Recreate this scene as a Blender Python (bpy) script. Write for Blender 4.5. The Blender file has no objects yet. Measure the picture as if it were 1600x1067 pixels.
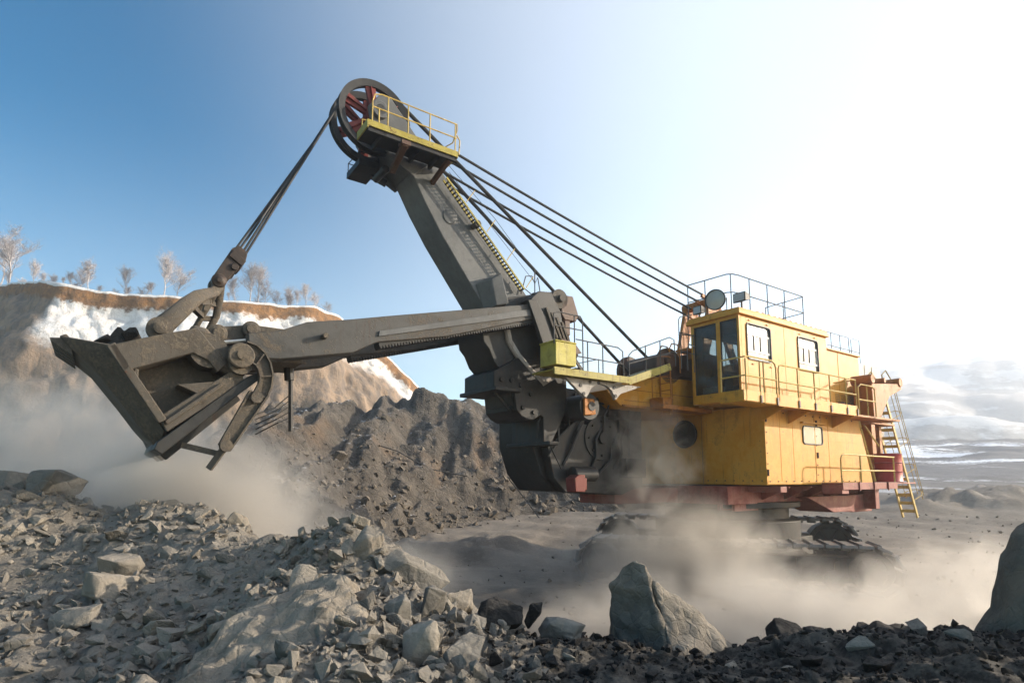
import bpy, bmesh, math, random
import numpy as np
from mathutils import Vector, Matrix, noise as mnoise
R = math.radians
random.seed(7); np.random.seed(7)
S = bpy.context.scene
C = S.collection

# ------------------------------------------------------------------ camera
CZ = 3.2
cam = bpy.data.cameras.new("camera"); cam_o = bpy.data.objects.new("camera", cam); C.objects.link(cam_o)
cam.sensor_width = 36; cam.lens = 911.7 / 1600 * 36; cam.shift_y = .0693
cam.clip_start = .1; cam.clip_end = 3000
cam_o.location = (0, 0, CZ); cam_o.rotation_euler = (R(90 + 6.393), 0, 0)
S.camera = cam_o

# ------------------------------------------------------------------ sky, sun, exposure
SUN_AZ, SUN_EL = R(82.6), R(17)            # azimuth clockwise from +Y (straight ahead) towards +X
SD = Vector((math.sin(SUN_AZ) * math.cos(SUN_EL), math.cos(SUN_AZ) * math.cos(SUN_EL), math.sin(SUN_EL)))
w = bpy.data.worlds.new("World"); S.world = w; w.use_nodes = True
nt = w.node_tree; nt.nodes.clear()
sky = nt.nodes.new('ShaderNodeTexSky'); sky.sky_type = 'NISHITA'; sky.sun_disc = False
sky.sun_elevation = SUN_EL; sky.sun_rotation = SUN_AZ
sky.air_density = 1.0; sky.dust_density = .8; sky.ozone_density = 2.0; sky.altitude = 300
bg = nt.nodes.new('ShaderNodeBackground'); bg.inputs[1].default_value = .085
wo = nt.nodes.new('ShaderNodeOutputWorld')
# ice-haze aureole: the winter air brightens the sky broadly around the sun
geo_ = nt.nodes.new('ShaderNodeTexCoord'); dot_ = nt.nodes.new('ShaderNodeVectorMath'); dot_.operation = 'DOT_PRODUCT'; dot_.inputs[1].default_value = SD
mr = nt.nodes.new('ShaderNodeMapRange'); mr.interpolation_type = 'SMOOTHSTEP'; mr.inputs['From Min'].default_value = -.25; mr.inputs['From Max'].default_value = .62; mr.inputs['To Max'].default_value = 1.
pw = nt.nodes.new('ShaderNodeMath'); pw.operation = 'POWER'; pw.inputs[1].default_value = 1.0
gl = nt.nodes.new('ShaderNodeBackground'); gl.inputs[0].default_value = (1, .955, .89, 1)
ml_ = nt.nodes.new('ShaderNodeMath'); ml_.operation = 'MULTIPLY'; ml_.inputs[1].default_value = .41
ad = nt.nodes.new('ShaderNodeAddShader')
nt.links.new(geo_.outputs['Generated'], dot_.inputs[0]); nt.links.new(dot_.outputs['Value'], mr.inputs['Value']); nt.links.new(mr.outputs[0], pw.inputs[0]); nt.links.new(pw.outputs[0], ml_.inputs[0])
mn = nt.nodes.new('ShaderNodeMath'); mn.operation = 'MINIMUM'; mn.inputs[1].default_value = .46; nt.links.new(ml_.outputs[0], mn.inputs[0]); ml_ = mn
sun_glow = ml_
sz_ = nt.nodes.new('ShaderNodeSeparateXYZ'); nt.links.new(geo_.outputs['Generated'], sz_.inputs[0])
hm = nt.nodes.new('ShaderNodeMapRange'); hm.interpolation_type = 'SMOOTHSTEP'; hm.inputs['From Min'].default_value = .5; hm.inputs['From Max'].default_value = 0.; hm.inputs['To Max'].default_value = .25
h2 = nt.nodes.new('ShaderNodeMath'); h2.operation = 'ADD'
nt.links.new(sz_.outputs[2], hm.inputs['Value']); nt.links.new(ml_.outputs[0], h2.inputs[0]); nt.links.new(hm.outputs[0], h2.inputs[1]); nt.links.new(h2.outputs[0], gl.inputs[1])
hs_ = nt.nodes.new('ShaderNodeHueSaturation'); hs_.inputs['Saturation'].default_value = 2.9; hs_.inputs['Hue'].default_value = .492
nt.links.new(sky.outputs[0], hs_.inputs['Color']); nt.links.new(hs_.outputs[0], bg.inputs[0]); nt.links.new(bg.outputs[0], ad.inputs[0]); nt.links.new(gl.outputs[0], ad.inputs[1]); nt.links.new(ad.outputs[0], wo.inputs[0])
sun = bpy.data.lights.new("sun", 'SUN'); sun.energy = 5.0; sun.angle = R(.5); sun.color = (1, .87, .7)
sun_o = bpy.data.objects.new("sun", sun); C.objects.link(sun_o)
sun_o.rotation_euler = SD.to_track_quat('Z', 'Y').to_euler()
vs = S.view_settings; vs.view_transform = 'Standard'; vs.look = 'None'; vs.exposure = 1.02; vs.gamma = 1; vs.use_curve_mapping = False
S.cycles.use_denoising = True
try: S.cycles.denoiser = 'OPENIMAGEDENOISE'
except Exception: pass
S.cycles.use_adaptive_sampling = True
S.cycles.max_bounces = 6; S.cycles.diffuse_bounces = 2; S.cycles.glossy_bounces = 2; S.cycles.transmission_bounces = 4
S.cycles.transparent_max_bounces = 8; S.cycles.volume_bounces = 2
S.cycles.volume_step_rate = .6; S.cycles.volume_max_steps = 256
S.cycles.caustics_reflective = False; S.cycles.caustics_refractive = False
S.cycles.sample_clamp_indirect = 6

# ------------------------------------------------------------------ node helper and materials
class NT:
    def __init__(s, name):
        s.m = bpy.data.materials.new(name); s.m.use_nodes = True; s.t = s.m.node_tree; s.t.nodes.clear()
        s.out = s.t.nodes.new('ShaderNodeOutputMaterial')
    def n(s, typ, ins=None, **kw):
        nd = s.t.nodes.new('ShaderNode' + typ)
        for k, v in kw.items(): setattr(nd, k, v)
        for k, v in (ins or {}).items():
            if isinstance(v, bpy.types.NodeSocket): s.t.links.new(v, nd.inputs[k])
            else: nd.inputs[k].default_value = v
        return nd
    def math(s, op, a, b=0., c=None, clamp=False):
        i = {0: a, 1: b}
        if c is not None: i[2] = c
        return s.n('Math', i, operation=op, use_clamp=clamp).outputs[0]
    def ramp(s, v, a, b):                                # smooth 0..1 between a and b
        return s.n('MapRange', {'Value': v, 'From Min': a, 'From Max': b}, interpolation_type='SMOOTHSTEP').outputs[0]
    def mix(s, f, a, b):
        nd = s.n('Mix', None, data_type='RGBA')
        for k, v in ((0, f), (6, a), (7, b)):
            if isinstance(v, bpy.types.NodeSocket): s.t.links.new(v, nd.inputs[k])
            else: nd.inputs[k].default_value = v if k == 0 else (*v[:3], 1)
        return nd.outputs[2]
    def noise(s, vec, scale, detail=6, rough=.6, dist=0.):
        return s.n('TexNoise', {'Vector': vec, 'Scale': scale, 'Detail': detail, 'Roughness': rough, 'Distortion': dist}).outputs[0]
    def finish(s, col, rough, height=None, bump=.3, dist=.02, metal=0., spec=.3, **extra):
        ins = {'Base Color': col if isinstance(col, bpy.types.NodeSocket) else (*col, 1), 'Roughness': rough, 'Metallic': metal, 'Specular IOR Level': spec}
        ins.update(extra)
        if height is not None:
            b = s.n('Bump', {'Height': height, 'Strength': bump, 'Distance': dist}); ins['Normal'] = b.outputs[0]
        p = s.n('BsdfPrincipled', ins)
        s.t.links.new(p.outputs[0], s.out.inputs[0]); return s.m

def m_paint(name, base, dirt=(.16, .13, .1), rust=(.09, .035, .014), dirt_amt=.4, rust_amt=.25, rough=.55, spec=.3, metal=0., fade=None, cake=None):
    """old sprayed steel: faded patches, grime, run-down streaks, chipped paint, rust, caked dust"""
    k = NT(name); tc = k.n('TexCoord').outputs['Object']; cake = dirt_amt if cake is None else cake
    big = k.noise(tc, .8, 8, .62); mid = k.noise(tc, 3.4, 10, .74, .3); fine = k.noise(tc, 21, 8, .72)
    st = k.noise(k.n('Mapping', {'Vector': tc, 'Scale': (7, 7, .5)}).outputs[0], 1.3, 8, .68)
    sc = k.noise(k.n('Mapping', {'Vector': tc, 'Scale': (1.2, 9, 16)}).outputs[0], 2.2, 8, .75)
    fd = fade or tuple(min(1, c * 1.3 + .015) for c in base)
    col = k.mix(k.ramp(k.math('ADD', k.math('MULTIPLY', big, .5), k.math('MULTIPLY', mid, .5)), .4, .6), base, fd)
    grime = k.ramp(k.math('ADD', k.math('MULTIPLY', big, .55), k.math('MULTIPLY', mid, .45)), .62 - .22 * dirt_amt, .72 - .16 * dirt_amt)
    col = k.mix(k.math('MULTIPLY', grime, .3 + .55 * dirt_amt), col, tuple(c * .42 for c in base))
    col = k.mix(k.math('MULTIPLY', k.ramp(st, .55, .66), .18 + .55 * rust_amt), col, tuple(c * .5 + r_ * .5 for c, r_ in zip([q * .5 for q in base], rust)))
    chip = k.math('ADD', k.math('MULTIPLY', mid, .5), k.math('MULTIPLY', fine, .5))
    col = k.mix(k.math('MULTIPLY', k.ramp(chip, .645 - .13 * rust_amt, .665 - .12 * rust_amt), .92), col, rust)
    col = k.mix(k.math('MULTIPLY', k.ramp(sc, .64, .69), .35), col, tuple(min(.8, c * 1.6 + .03) for c in base))
    d = k.math('ADD', k.math('MULTIPLY', k.noise(tc, 1.5, 10, .78, .8), .65), k.math('MULTIPLY', fine, .35))
    cm = k.ramp(d, .66 - .3 * cake, .72 - .26 * cake)
    col = k.mix(k.math('MULTIPLY', cm, .85), col, k.mix(k.ramp(fine, .4, .6), tuple(c * .7 for c in dirt), dirt))
    nz = k.n('SeparateXYZ', {0: k.n('NewGeometry').outputs['Normal']}).outputs[2]
    col = k.mix(k.math('MULTIPLY', k.ramp(nz, .5, 1.), k.math('MULTIPLY', k.ramp(mid, .3, .55), .75)), col, dirt)
    ro = k.math('ADD', k.math('MULTIPLY', cm, .25), k.math('MULTIPLY_ADD', mid, .25, rough - .12))
    h = k.math('ADD', k.math('MULTIPLY', fine, .35), k.math('ADD', k.math('MULTIPLY', cm, 1.1 * cake + .25), k.math('MULTIPLY', big, .8)))
    return k.finish(col, ro, h, .45, .02, metal, spec)

def m_rock(name, a, b, dust, scale=1., snow=0., snow_z=None, bump=.6, warm=None, dark_x=False):
    """broken rock; coordinates are shifted per object so copies differ"""
    k = NT(name); tc = k.n('TexCoord').outputs['Object']
    rnd = k.n('ObjectInfo').outputs['Random']
    off = k.n('VectorMath', {0: tc, 1: k.n('CombineXYZ', {0: k.math('MULTIPLY', rnd, 37.), 1: k.math('MULTIPLY', rnd, 91.), 2: rnd}).outputs[0]}, operation='ADD').outputs[0]
    n1 = k.noise(off, 1.1 * scale, 8, .65); n2 = k.noise(off, 7 * scale, 10, .72); n3 = k.noise(off, 38 * scale, 6, .7)
    vo = k.n('TexVoronoi', {'Vector': off, 'Scale': 5 * scale}, feature='DISTANCE_TO_EDGE').outputs[0]
    col = k.mix(k.ramp(n1, .35, .68), a, b)
    col = k.mix(k.math('MULTIPLY', k.ramp(n2, .5, .75), .55), col, dust)
    col = k.mix(k.math('MULTIPLY', k.ramp(n3, .55, .75), .45), col, tuple(c * .4 for c in a))
    if warm: col = k.mix(k.math('MULTIPLY', k.ramp(k.noise(off, .45 * scale, 5), .52, .7), .7), col, warm)
    v = k.math('MULTIPLY_ADD', rnd, .5, .72)
    hs = k.n('HueSaturation', {'Value': v, 'Color': col}); col = hs.outputs[0]
    g = k.n('NewGeometry'); nz = k.n('SeparateXYZ', {0: g.outputs['Normal']}).outputs[2]
    if dark_x:                                           # coal-black spoil takes over towards +X
        px = k.n('SeparateXYZ', {0: g.outputs['Position']}).outputs[0]
        f = k.ramp(k.math('ADD', px, k.math('MULTIPLY', k.math('SUBTRACT', n1, .5), 2.2)), -.5, .9)
        col = k.mix(k.math('MULTIPLY', f, .92), col, (.013, .0125, .013))
    col = k.mix(k.math('MULTIPLY', k.ramp(nz, .55, .95), k.math('MULTIPLY', k.ramp(n2, .35, .6), .55 if not dark_x else .35)), col, dust if not dark_x else tuple(c * .75 for c in dust))
    if snow:
        col = k.mix(k.math('MULTIPLY', k.ramp(k.math('ADD', nz, k.math('MULTIPLY', k.math('SUBTRACT', n2, .5), .9)), 1.02 - snow, 1.18 - snow), .85), col, (.78, .8, .84))
    h = k.math('ADD', k.math('ADD', n2, k.math('MULTIPLY', n3, .4)), k.math('MULTIPLY', k.ramp(vo, 0, .12), .25))
    return k.finish(col, .92, h, bump, .06 / scale, 0, .15)

M = {}
DUST = (.24, .2, .155)
M['yellow'] = m_paint('yellow_paint', (.54, .222, .008), (.3, .17, .06), dirt_amt=.55, rust_amt=.42, cake=.17, fade=(.62, .31, .04))
M['orange'] = m_paint('orange_paint', (.31, .105, .008), (.11, .06, .026), dirt_amt=.45, rust_amt=.6)
M['lemon'] = m_paint('pale_yellow_paint', (.34, .285, .03), (.15, .12, .055), dirt_amt=.55, rust_amt=.5, cake=.28, fade=(.48, .42, .12))
M['lemon_box'] = M['lemon']
M['lemon'] = m_paint('dirty_yellow_edge', (.25, .2, .022), (.11, .09, .042), dirt_amt=.65, rust_amt=.65, cake=.35, fade=(.38, .32, .08))
M['boom_grey'] = m_paint('grey_paint', (.07, .072, .071), (.11, .095, .077), dirt_amt=.3, rust_amt=.2, cake=.15, fade=(.112, .114, .112))
M['dark_steel'] = m_paint('greasy_steel', (.02, .019, .017), (.05, .041, .031), dirt_amt=.45, rust_amt=.4, cake=.3)
M['black'] = m_paint('black_steel', (.008, .0078, .0075), (.022, .019, .016), dirt_amt=.25, rust_amt=.35, cake=.15)
M['mud_steel'] = m_paint('muddy_steel', (.062, .053, .042), (.14, .115, .086), dirt_amt=.6, rust_amt=.35, rough=.75, cake=.6)
M['brown_steel'] = m_paint('rusty_steel', (.065, .032, .018), (.1, .07, .046), dirt_amt=.5, rust_amt=.7, cake=.35)
M['greasy_brown'] = m_paint('greasy_brown_steel', (.026, .018, .013), (.09, .055, .03), dirt_amt=.5, rust_amt=.7, cake=.3)
M['stick'] = m_paint('stick_steel', (.047, .045, .041), (.11, .086, .06), dirt_amt=.6, rust_amt=.4, cake=.5)
M['pink'] = m_paint('faded_red_paint', (.2, .04, .032), (.17, .12, .09), dirt_amt=.5, rust_amt=.3, cake=.4, fade=(.34, .13, .1))
M['red'] = m_paint('red_paint', (.27, .012, .012), (.12, .045, .035), dirt_amt=.3, rust_amt=.25, rough=.4, cake=.15)
M['redwheel'] = m_paint('worn_red_paint', (.13, .018, .012), (.05, .03, .022), dirt_amt=.6, rust_amt=.7, cake=.3)
M['rope'] = m_paint('wire_rope', (.014, .0135, .013), (.03, .027, .024), dirt_amt=.2, rust_amt=.3, rough=.5, cake=.1)
M['bright'] = m_paint('bright_steel', (.5, .48, .44), (.25, .22, .18), dirt_amt=.2, rust_amt=.05, rough=.35, metal=.6, cake=.1)
M['shoe'] = m_paint('worn_track_steel', (.17, .16, .15), (.22, .185, .15), dirt_amt=.5, rust_amt=.3, rough=.5, cake=.4)
M['mast_grey'] = m_paint('bare_plate', (.27, .24, .21), (.25, .2, .155), dirt_amt=.5, rust_amt=.45, cake=.3)
M['rust_yellow'] = m_paint('rusty_yellow_rail', (.42, .29, .07), (.18, .12, .06), dirt_amt=.3, rust_amt=.6, cake=.15)
M['rail_grey'] = m_paint('grey_rail', (.07, .065, .06), (.1, .085, .07), dirt_amt=.3, rust_amt=.5, cake=.15)
def m_glass(name, tint, rough=.08, alpha=.4):
    k = NT(name)
    d = k.noise(k.n('TexCoord').outputs['Object'], 2.5, 8, .7)
    p = k.n('BsdfPrincipled', {'Base Color': (*tint, 1), 'Roughness': k.math('MULTIPLY_ADD', d, .25, rough), 'Specular IOR Level': .8})
    tr = k.n('BsdfTransparent', {0: (.75, .8, .78, 1)})
    mx = k.n('MixShader', {0: k.math('MULTIPLY_ADD', d, .35, alpha), 1: tr.outputs[0], 2: p.outputs[0]})
    k.t.links.new(mx.outputs[0], k.out.inputs[0]); return k.m
M['glass'] = m_glass('dusty_glass', (.05, .055, .05), .05, .18)
M['blind'] = m_paint('white_blind', (.75, .72, .66), (.4, .36, .3), dirt_amt=.2, rust_amt=0, rough=.6)
M['pane'] = m_glass('window_glass', (.17, .17, .165), .05, .6)
M['pane_dusty'] = m_glass('dusty_window_glass', (.1, .1, .098), .06, .85)
M['lens'] = m_glass('lamp_glass', (.45, .45, .43), .05, .55)
M['rock'] = m_rock('grey_rock', (.155, .14, .118), (.225, .203, .17), (.28, .25, .208))
M['rock_pale'] = m_rock('pale_rock', (.2, .175, .14), (.285, .248, .2), (.33, .29, .24), .8)
M['rock_dark'] = m_rock('black_rock', (.013, .0125, .0125), (.03, .028, .026), (.085, .075, .065), 1.2)
M['boulder'] = m_rock('boulder_rock', (.13, .115, .095), (.23, .2, .16), (.29, .255, .205), 1.7, bump=1., warm=(.26, .2, .14))
M['conglom'] = m_rock('conglomerate', (.15, .128, .1), (.26, .225, .18), (.32, .28, .225), 1.6, bump=1.)
M['heap'] = m_rock('heap_dirt', (.19, .168, .14), (.275, .245, .203), (.325, .29, .24), .9, bump=.9, dark_x=True)
M['muck'] = m_rock('muck_dirt', (.058, .051, .044), (.118, .102, .084), (.18, .156, .128), .5, snow=.05, bump=1., warm=(.14, .098, .066))
M['muckrock'] = m_rock('muck_rock', (.1, .085, .068), (.2, .17, .135), (.26, .22, .175), .8)
M['load'] = m_rock('load_dirt', (.025, .022, .02), (.06, .05, .042), (.1, .085, .07), 1.2)
M['bark'] = m_rock('frosted_bark', (.34, .3, .29), (.5, .46, .45), (.58, .55, .545), 2.)

# ------------------------------------------------------------------ mesh builder and scene tree
class MB:
    def __init__(s, xf=None): s.v = []; s.f = []; s.xf = xf
    def add(s, vs, fs):
        b = len(s.v); s.v += [tuple(s.xf(p)) if s.xf else tuple(p) for p in vs]; s.f += [tuple(b + i for i in f) for f in fs]
    def box(s, x0, x1, y0, y1, z0, z1):
        s.add([(x, y, z) for x in (x0, x1) for y in (y0, y1) for z in (z0, z1)], [(0, 1, 3, 2), (4, 6, 7, 5), (0, 4, 5, 1), (2, 3, 7, 6), (0, 2, 6, 4), (1, 5, 7, 3)])
    def bar(s, p, q, a=.05, b=.05, up=(0, 0, 1)):
        p, q = Vector(p), Vector(q); d = (q - p).normalized(); u = Vector(up)
        if abs(d.dot(u)) > .97: u = Vector((1, 0, 0))
        x = d.cross(u).normalized() * (a / 2); y = x.cross(d).normalized() * (b / 2)
        s.add([e + i * x + j * y for e in (p, q) for i, j in ((-1, -1), (1, -1), (1, 1), (-1, 1))], [(0, 1, 2, 3), (7, 6, 5, 4), (0, 4, 5, 1), (1, 5, 6, 2), (2, 6, 7, 3), (3, 7, 4, 0)])
    def pipe(s, pts, r=.02, n=6, r1=None, caps=True):
        P = [Vector(p) for p in pts]; k = len(P); vs = []; fs = []; x = None
        for i, p in enumerate(P):
            d = (P[min(i + 1, k - 1)] - P[max(i - 1, 0)]).normalized()
            if x is None: x = d.cross(Vector((0, 0, 1)) if abs(d.z) < .95 else Vector((1, 0, 0))).normalized()
            else: x = (x - d * x.dot(d)).normalized()
            y = d.cross(x); rr = r if r1 is None else r + (r1 - r) * i / (k - 1)
            vs += [p + (x * math.cos(2 * math.pi * j / n) + y * math.sin(2 * math.pi * j / n)) * rr for j in range(n)]
        for i in range(k - 1):
            for j in range(n): fs.append((i * n + j, i * n + (j + 1) % n, (i + 1) * n + (j + 1) % n, (i + 1) * n + j))
        if caps: fs += [tuple(range(n))[::-1], tuple(range((k - 1) * n, k * n))]
        s.add(vs, fs)
    def prism(s, poly, y0, y1, ax='y'):
        """polygon in the two other axes swept along one axis: y (t,h), x (s,h), z (t,s)"""
        def P(a, b, c): return (a, c, b) if ax == 'y' else (c, a, b) if ax == 'x' else (a, b, c)
        n = len(poly)
        s.add([P(a, b, c) for c in (y0, y1) for a, b in poly], [tuple(range(n))[::-1], tuple(range(n, 2 * n))] + [(i, (i + 1) % n, n + (i + 1) % n, n + i) for i in range(n)])
    def frame(s, outer, inner, y0, y1, ax='y'):
        """plate with an opening: two polygons with the same number of points"""
        def P(a, b, c): return (a, c, b) if ax == 'y' else (c, a, b) if ax == 'x' else (a, b, c)
        n = len(outer)
        vs = [P(a, b, c) for c in (y0, y1) for pl in (outer, inner) for a, b in pl]; fs = []
        for i in range(n):
            j = (i + 1) % n
            fs += [(i, j, n + j, n + i), (2 * n + i, 3 * n + i, 3 * n + j, 2 * n + j), (i, 2 * n + i, 2 * n + j, j), (n + i, n + j, 3 * n + j, 3 * n + i)]
        s.add(vs, fs)
    def lathe(s, c, ax, prof, n=24, closed=False):
        """rings (radius, offset along axis) about axis through c"""
        c = Vector(c); a = Vector(ax).normalized(); x = a.cross(Vector((0, 0, 1)) if abs(a.z) < .9 else Vector((1, 0, 0))).normalized(); y = a.cross(x)
        vs = [c + a * o + (x * math.cos(2 * math.pi * j / n) + y * math.sin(2 * math.pi * j / n)) * r for r, o in prof for j in range(n)]
        k = len(prof); fs = []
        for i in range(k if closed else k - 1):
            i2 = (i + 1) % k
            for j in range(n): fs.append((i * n + j, i * n + (j + 1) % n, i2 * n + (j + 1) % n, i2 * n + j))
        if not closed: fs += [tuple(range(n))[::-1], tuple(range((k - 1) * n, k * n))]
        s.add(vs, fs)
    def cyl(s, c, ax, r, half, n=20): s.lathe(c, ax, [(r, -half), (r, half)], n)
    def build(s, name, mat, parent=None, bevel=0., smooth=True, ang=35, label=None):
        me = bpy.data.meshes.new(name); me.from_pydata(s.v, [], s.f)
        bm = bmesh.new(); bm.from_mesh(me); bmesh.ops.recalc_face_normals(bm, faces=bm.faces); bm.to_mesh(me); bm.free()
        if smooth: me.shade_smooth(); me.set_sharp_from_angle(angle=R(ang))
        me.materials.append(M[mat] if isinstance(mat, str) else mat)
        o = bpy.data.objects.new(name, me); C.objects.link(o)
        if parent is not None: o.parent = parent
        if bevel:
            b = o.modifiers.new('bevel', 'BEVEL'); b.width = bevel; b.segments = 2; b.limit_method = 'ANGLE'; b.angle_limit = R(40); b.harden_normals = False
        if label: o['label'] = label
        return o
def tag(o, label=None, cat=None, group=None, kind=None):
    for k, v in (('label', label), ('category', cat), ('group', group), ('kind', kind)):
        if v: o[k] = v
    return o
def empty(name, loc, rz=0.):
    o = bpy.data.objects.new(name, None); C.objects.link(o); o.location = loc; o.rotation_euler = (0, 0, rz); o.empty_display_size = .3; return o
def sstep(x, a, b):
    t = np.clip((x - a) / (b - a), 0, 1); return t * t * (3 - 2 * t)

# ------------------------------------------------------------------ terrain
def fbm(P, scale, oct=5, H=.9, lac=2.1):
    return np.array([mnoise.fractal(Vector((p[0] * scale, p[1] * scale, p[2] * scale)), H, lac, oct) for p in P])
def ridged(P, scale, oct=5):
    return np.array([mnoise.ridged_multi_fractal(Vector((p[0] * scale, p[1] * scale, p[2] * scale)), .9, 2.1, oct, 1., 2.) for p in P])
def cells(P, scale):
    """distance to nearest feature point: lumpy stones"""
    return np.array([mnoise.voronoi(Vector((p[0] * scale, p[1] * scale, p[2] * scale)))[0][0] for p in P])
class RBF:
    def __init__(s, pts, smooth=.02):
        s.p = np.array(pts, float); A = s.k(s.p[:, None, :2], s.p[None, :, :2]) - np.eye(len(pts)) * smooth
        n = len(pts); B = np.zeros((n + 3, n + 3)); B[:n, :n] = A; B[:n, n] = B[n, :n] = 1; B[:n, n + 1:] = s.p[:, :2]; B[n + 1:, :n] = s.p[:, :2].T
        s.w = np.linalg.solve(B, np.concatenate([s.p[:, 2], [0, 0, 0]]))
    def k(s, a, b): return np.sqrt(((a - b) ** 2).sum(-1) + .02)
    def __call__(s, X, Y):
        X, Y = np.asarray(X, float), np.asarray(Y, float); q = np.stack([X.ravel(), Y.ravel()], 1); out = []
        for i in range(0, len(q), 20000):
            c = q[i:i + 20000]; out.append(s.k(c[:, None, :], s.p[None, :, :2]) @ s.w[:-3] + s.w[-3] + c @ s.w[-2:])
        return np.concatenate(out).reshape(X.shape)
def grid_mesh(name, P, nu, nv, mat, kind='structure', smooth=True):
    me = bpy.data.meshes.new(name); idx = np.arange(nu * nv).reshape(nu, nv)
    f = np.stack([idx[:-1, :-1], idx[1:, :-1], idx[1:, 1:], idx[:-1, 1:]], -1).reshape(-1, 4)
    me.from_pydata(P.tolist(), [], f.tolist())
    if smooth: me.shade_smooth()
    me.materials.append(mat); o = bpy.data.objects.new(name, me); C.objects.link(o); o['kind'] = kind
    bm = bmesh.new(); bm.from_mesh(me); bmesh.ops.recalc_face_normals(bm, faces=bm.faces)
    if sum(f.normal.z for f in bm.faces) < 0: bmesh.ops.reverse_faces(bm, faces=bm.faces)
    bm.to_mesh(me); bm.free()
    return o
FG = [(-11.01,11.5,2.97),(-9.57,11.0,2.95),(-8.84,11.0,2.86),(-7.85,10.8,2.75),(-6.5,10.0,2.6),(-6.04,10.5,2.84),(-5.09,10.0,2.62),(-4.21,9.4,2.38),(-3.26,8.4,2.33),(-2.49,7.7,2.54),(-2.01,7.3,2.62),(-1.51,7.0,2.43),(-1.09,6.8,2.13),(-0.7,6.6,1.88),(-0.28,6.5,1.7),(0.2,6.4,1.59),(1.0,6.3,1.5),(1.96,6.2,1.42),(2.53,6.0,1.53),(3.07,5.8,1.71),(3.49,5.5,1.79),(3.93,5.3,1.82),(4.23,5.0,1.89),(4.87,5.0,1.89)]
FGI = [(-4.98,5.0,1.53),(-4.2,5.0,1.53),(-3.41,5.0,1.53),(-2.61,4.7,1.63),(-1.76,4.2,1.8),(-1.06,4.2,1.8),(-0.23,4.4,1.73),(0.47,4.5,1.7),(1.85,4.4,1.73),(3.19,3.8,1.93),(3.99,3.8,1.93),(-7.04,8.2,2.03),(-5.56,8.0,1.89),(-4.07,7.6,2.04),(-5.43,6.4,1.69),(-4.34,6.3,1.65),(-3.39,7.9,2.16),(-2.62,7.4,2.15),(-3.09,6.9,1.86),(-3.23,6.1,1.64),(-2.58,5.2,1.81),(-2.43,5.7,2.03),(-2.33,6.4,2.22),(-1.86,6.2,2.19),(-1.28,6.0,2.03),(-1.27,5.0,1.97),(-0.57,5.4,1.76)]
pts = list(FG) + FGI
for x, y, z in FG:
    pts.append((x * (y + 2) / y, y + 2, z - 1.1)); pts.append((x * (y + 5) / y, y + 5, -.4)); pts.append((x * (y + 9) / y, y + 9, -1.5))
pts += [(-6, 1.5, 1.5), (-2, 1.5, 1.6), (1, 1.5, 1.6), (4, 1.5, 1.8), (-14, 8, 2.4), (-14, 13, 2.8), (-10, 4, 1.5), (7, 5, 1.8), (8, 2, 1.7), (7, 8, .9)]
fgz = RBF(pts)
cols = np.arange(-850, 2400, 5.2); rows = np.concatenate([np.linspace(1.6, 3.6, 14)[:-1], np.geomspace(3.6, 18, 300)])
Yg, Rg = np.meshgrid(rows, (cols - 800) / 912, indexing='ij'); Xg = Rg * np.maximum(Yg, 3.)
Zg = fgz(Xg, Yg); P = np.stack([Xg, Yg, Zg], -1).reshape(-1, 3)
rough = .35 + .65 * sstep(Xg.ravel(), -3.2, -.5)
n_a = ridged(P, .8, 4); n_b = ridged(P + 31, 2.6, 5); n_c = cells(P, 4.5); n_d = cells(P + 7, 11)
dz = (n_a - 1) * .10 + (n_b - 1) * .05 + (.45 - n_c) * .06 * (.6 + rough) + (.4 - n_d) * .03
FGDZ = dz.reshape(Zg.shape)
P[:, 2] += dz; P[:, 1] += (fbm(P + 99, 1.9, 4)) * .08; P[:, 0] += fbm(P + 55, 1.9, 4) * .08
heap = grid_mesh('rubble_slope', P, len(rows), len(cols), M['heap'])
def heap_z(x, y):
    """finished height of the foreground slope"""
    r = x / max(y, 3.) * 912 + 800; j = int(np.clip((r - cols[0]) / 5.2, 0, len(cols) - 1)); i = int(np.clip(np.searchsorted(rows, y), 0, len(rows) - 1))
    return float(fgz([x], [y])[0] + FGDZ[i, j])

def ground_h(X, Y):
    X, Y = np.asarray(X, float), np.asarray(Y, float); r = X / np.maximum(Y, 1)
    g = .115 * np.clip(Y - 22, 0, 18) + .11 * np.clip(Y - 40, 0, 75)
    return np.where(Y > 22, g, 0.)
cols2 = np.tan(np.linspace(R(-66), R(66), 340)); rows2 = np.concatenate([[-40, -5, 4], np.geomspace(8, 130, 260)])
Yg, Rg = np.meshgrid(rows2, cols2, indexing='ij'); Xg = Rg * np.maximum(np.abs(Yg), 12)
Zg = ground_h(Xg, Yg); P = np.stack([Xg, Yg, Zg], -1).reshape(-1, 3)
amp = .05 + .9 * sstep(P[:, 1], 40, 90)
rut = np.sin((P[:, 0] * .35 + P[:, 1]) * 2.6 + 1.5 * fbm(P, .1, 3)) * .045 * sstep(P[:, 1], 14, 18) * (1 - sstep(P[:, 1], 34, 40))
berm = sstep(P[:, 0] / np.maximum(P[:, 1], 1), .58, .72) * np.exp(-((P[:, 1] - 36 - 3 * fbm(P, .08, 3)) / 2.6) ** 2) * 1.1 + sstep(-P[:, 0] / np.maximum(P[:, 1], 1), -.11, .05) * np.exp(-((P[:, 1] - 25 - 2 * fbm(P, .2, 3)) / 1.6) ** 2) * .6
P[:, 2] += rut + berm * (.7 + .5 * fbm(P, .7, 5))
P[:, 2] += (fbm(P, .09, 6) * 1.0) * amp + (.45 - cells(P, 1.7)) * .07 * (P[:, 1] > 6) + (ridged(P, .35, 4) - 1) * .05
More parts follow.
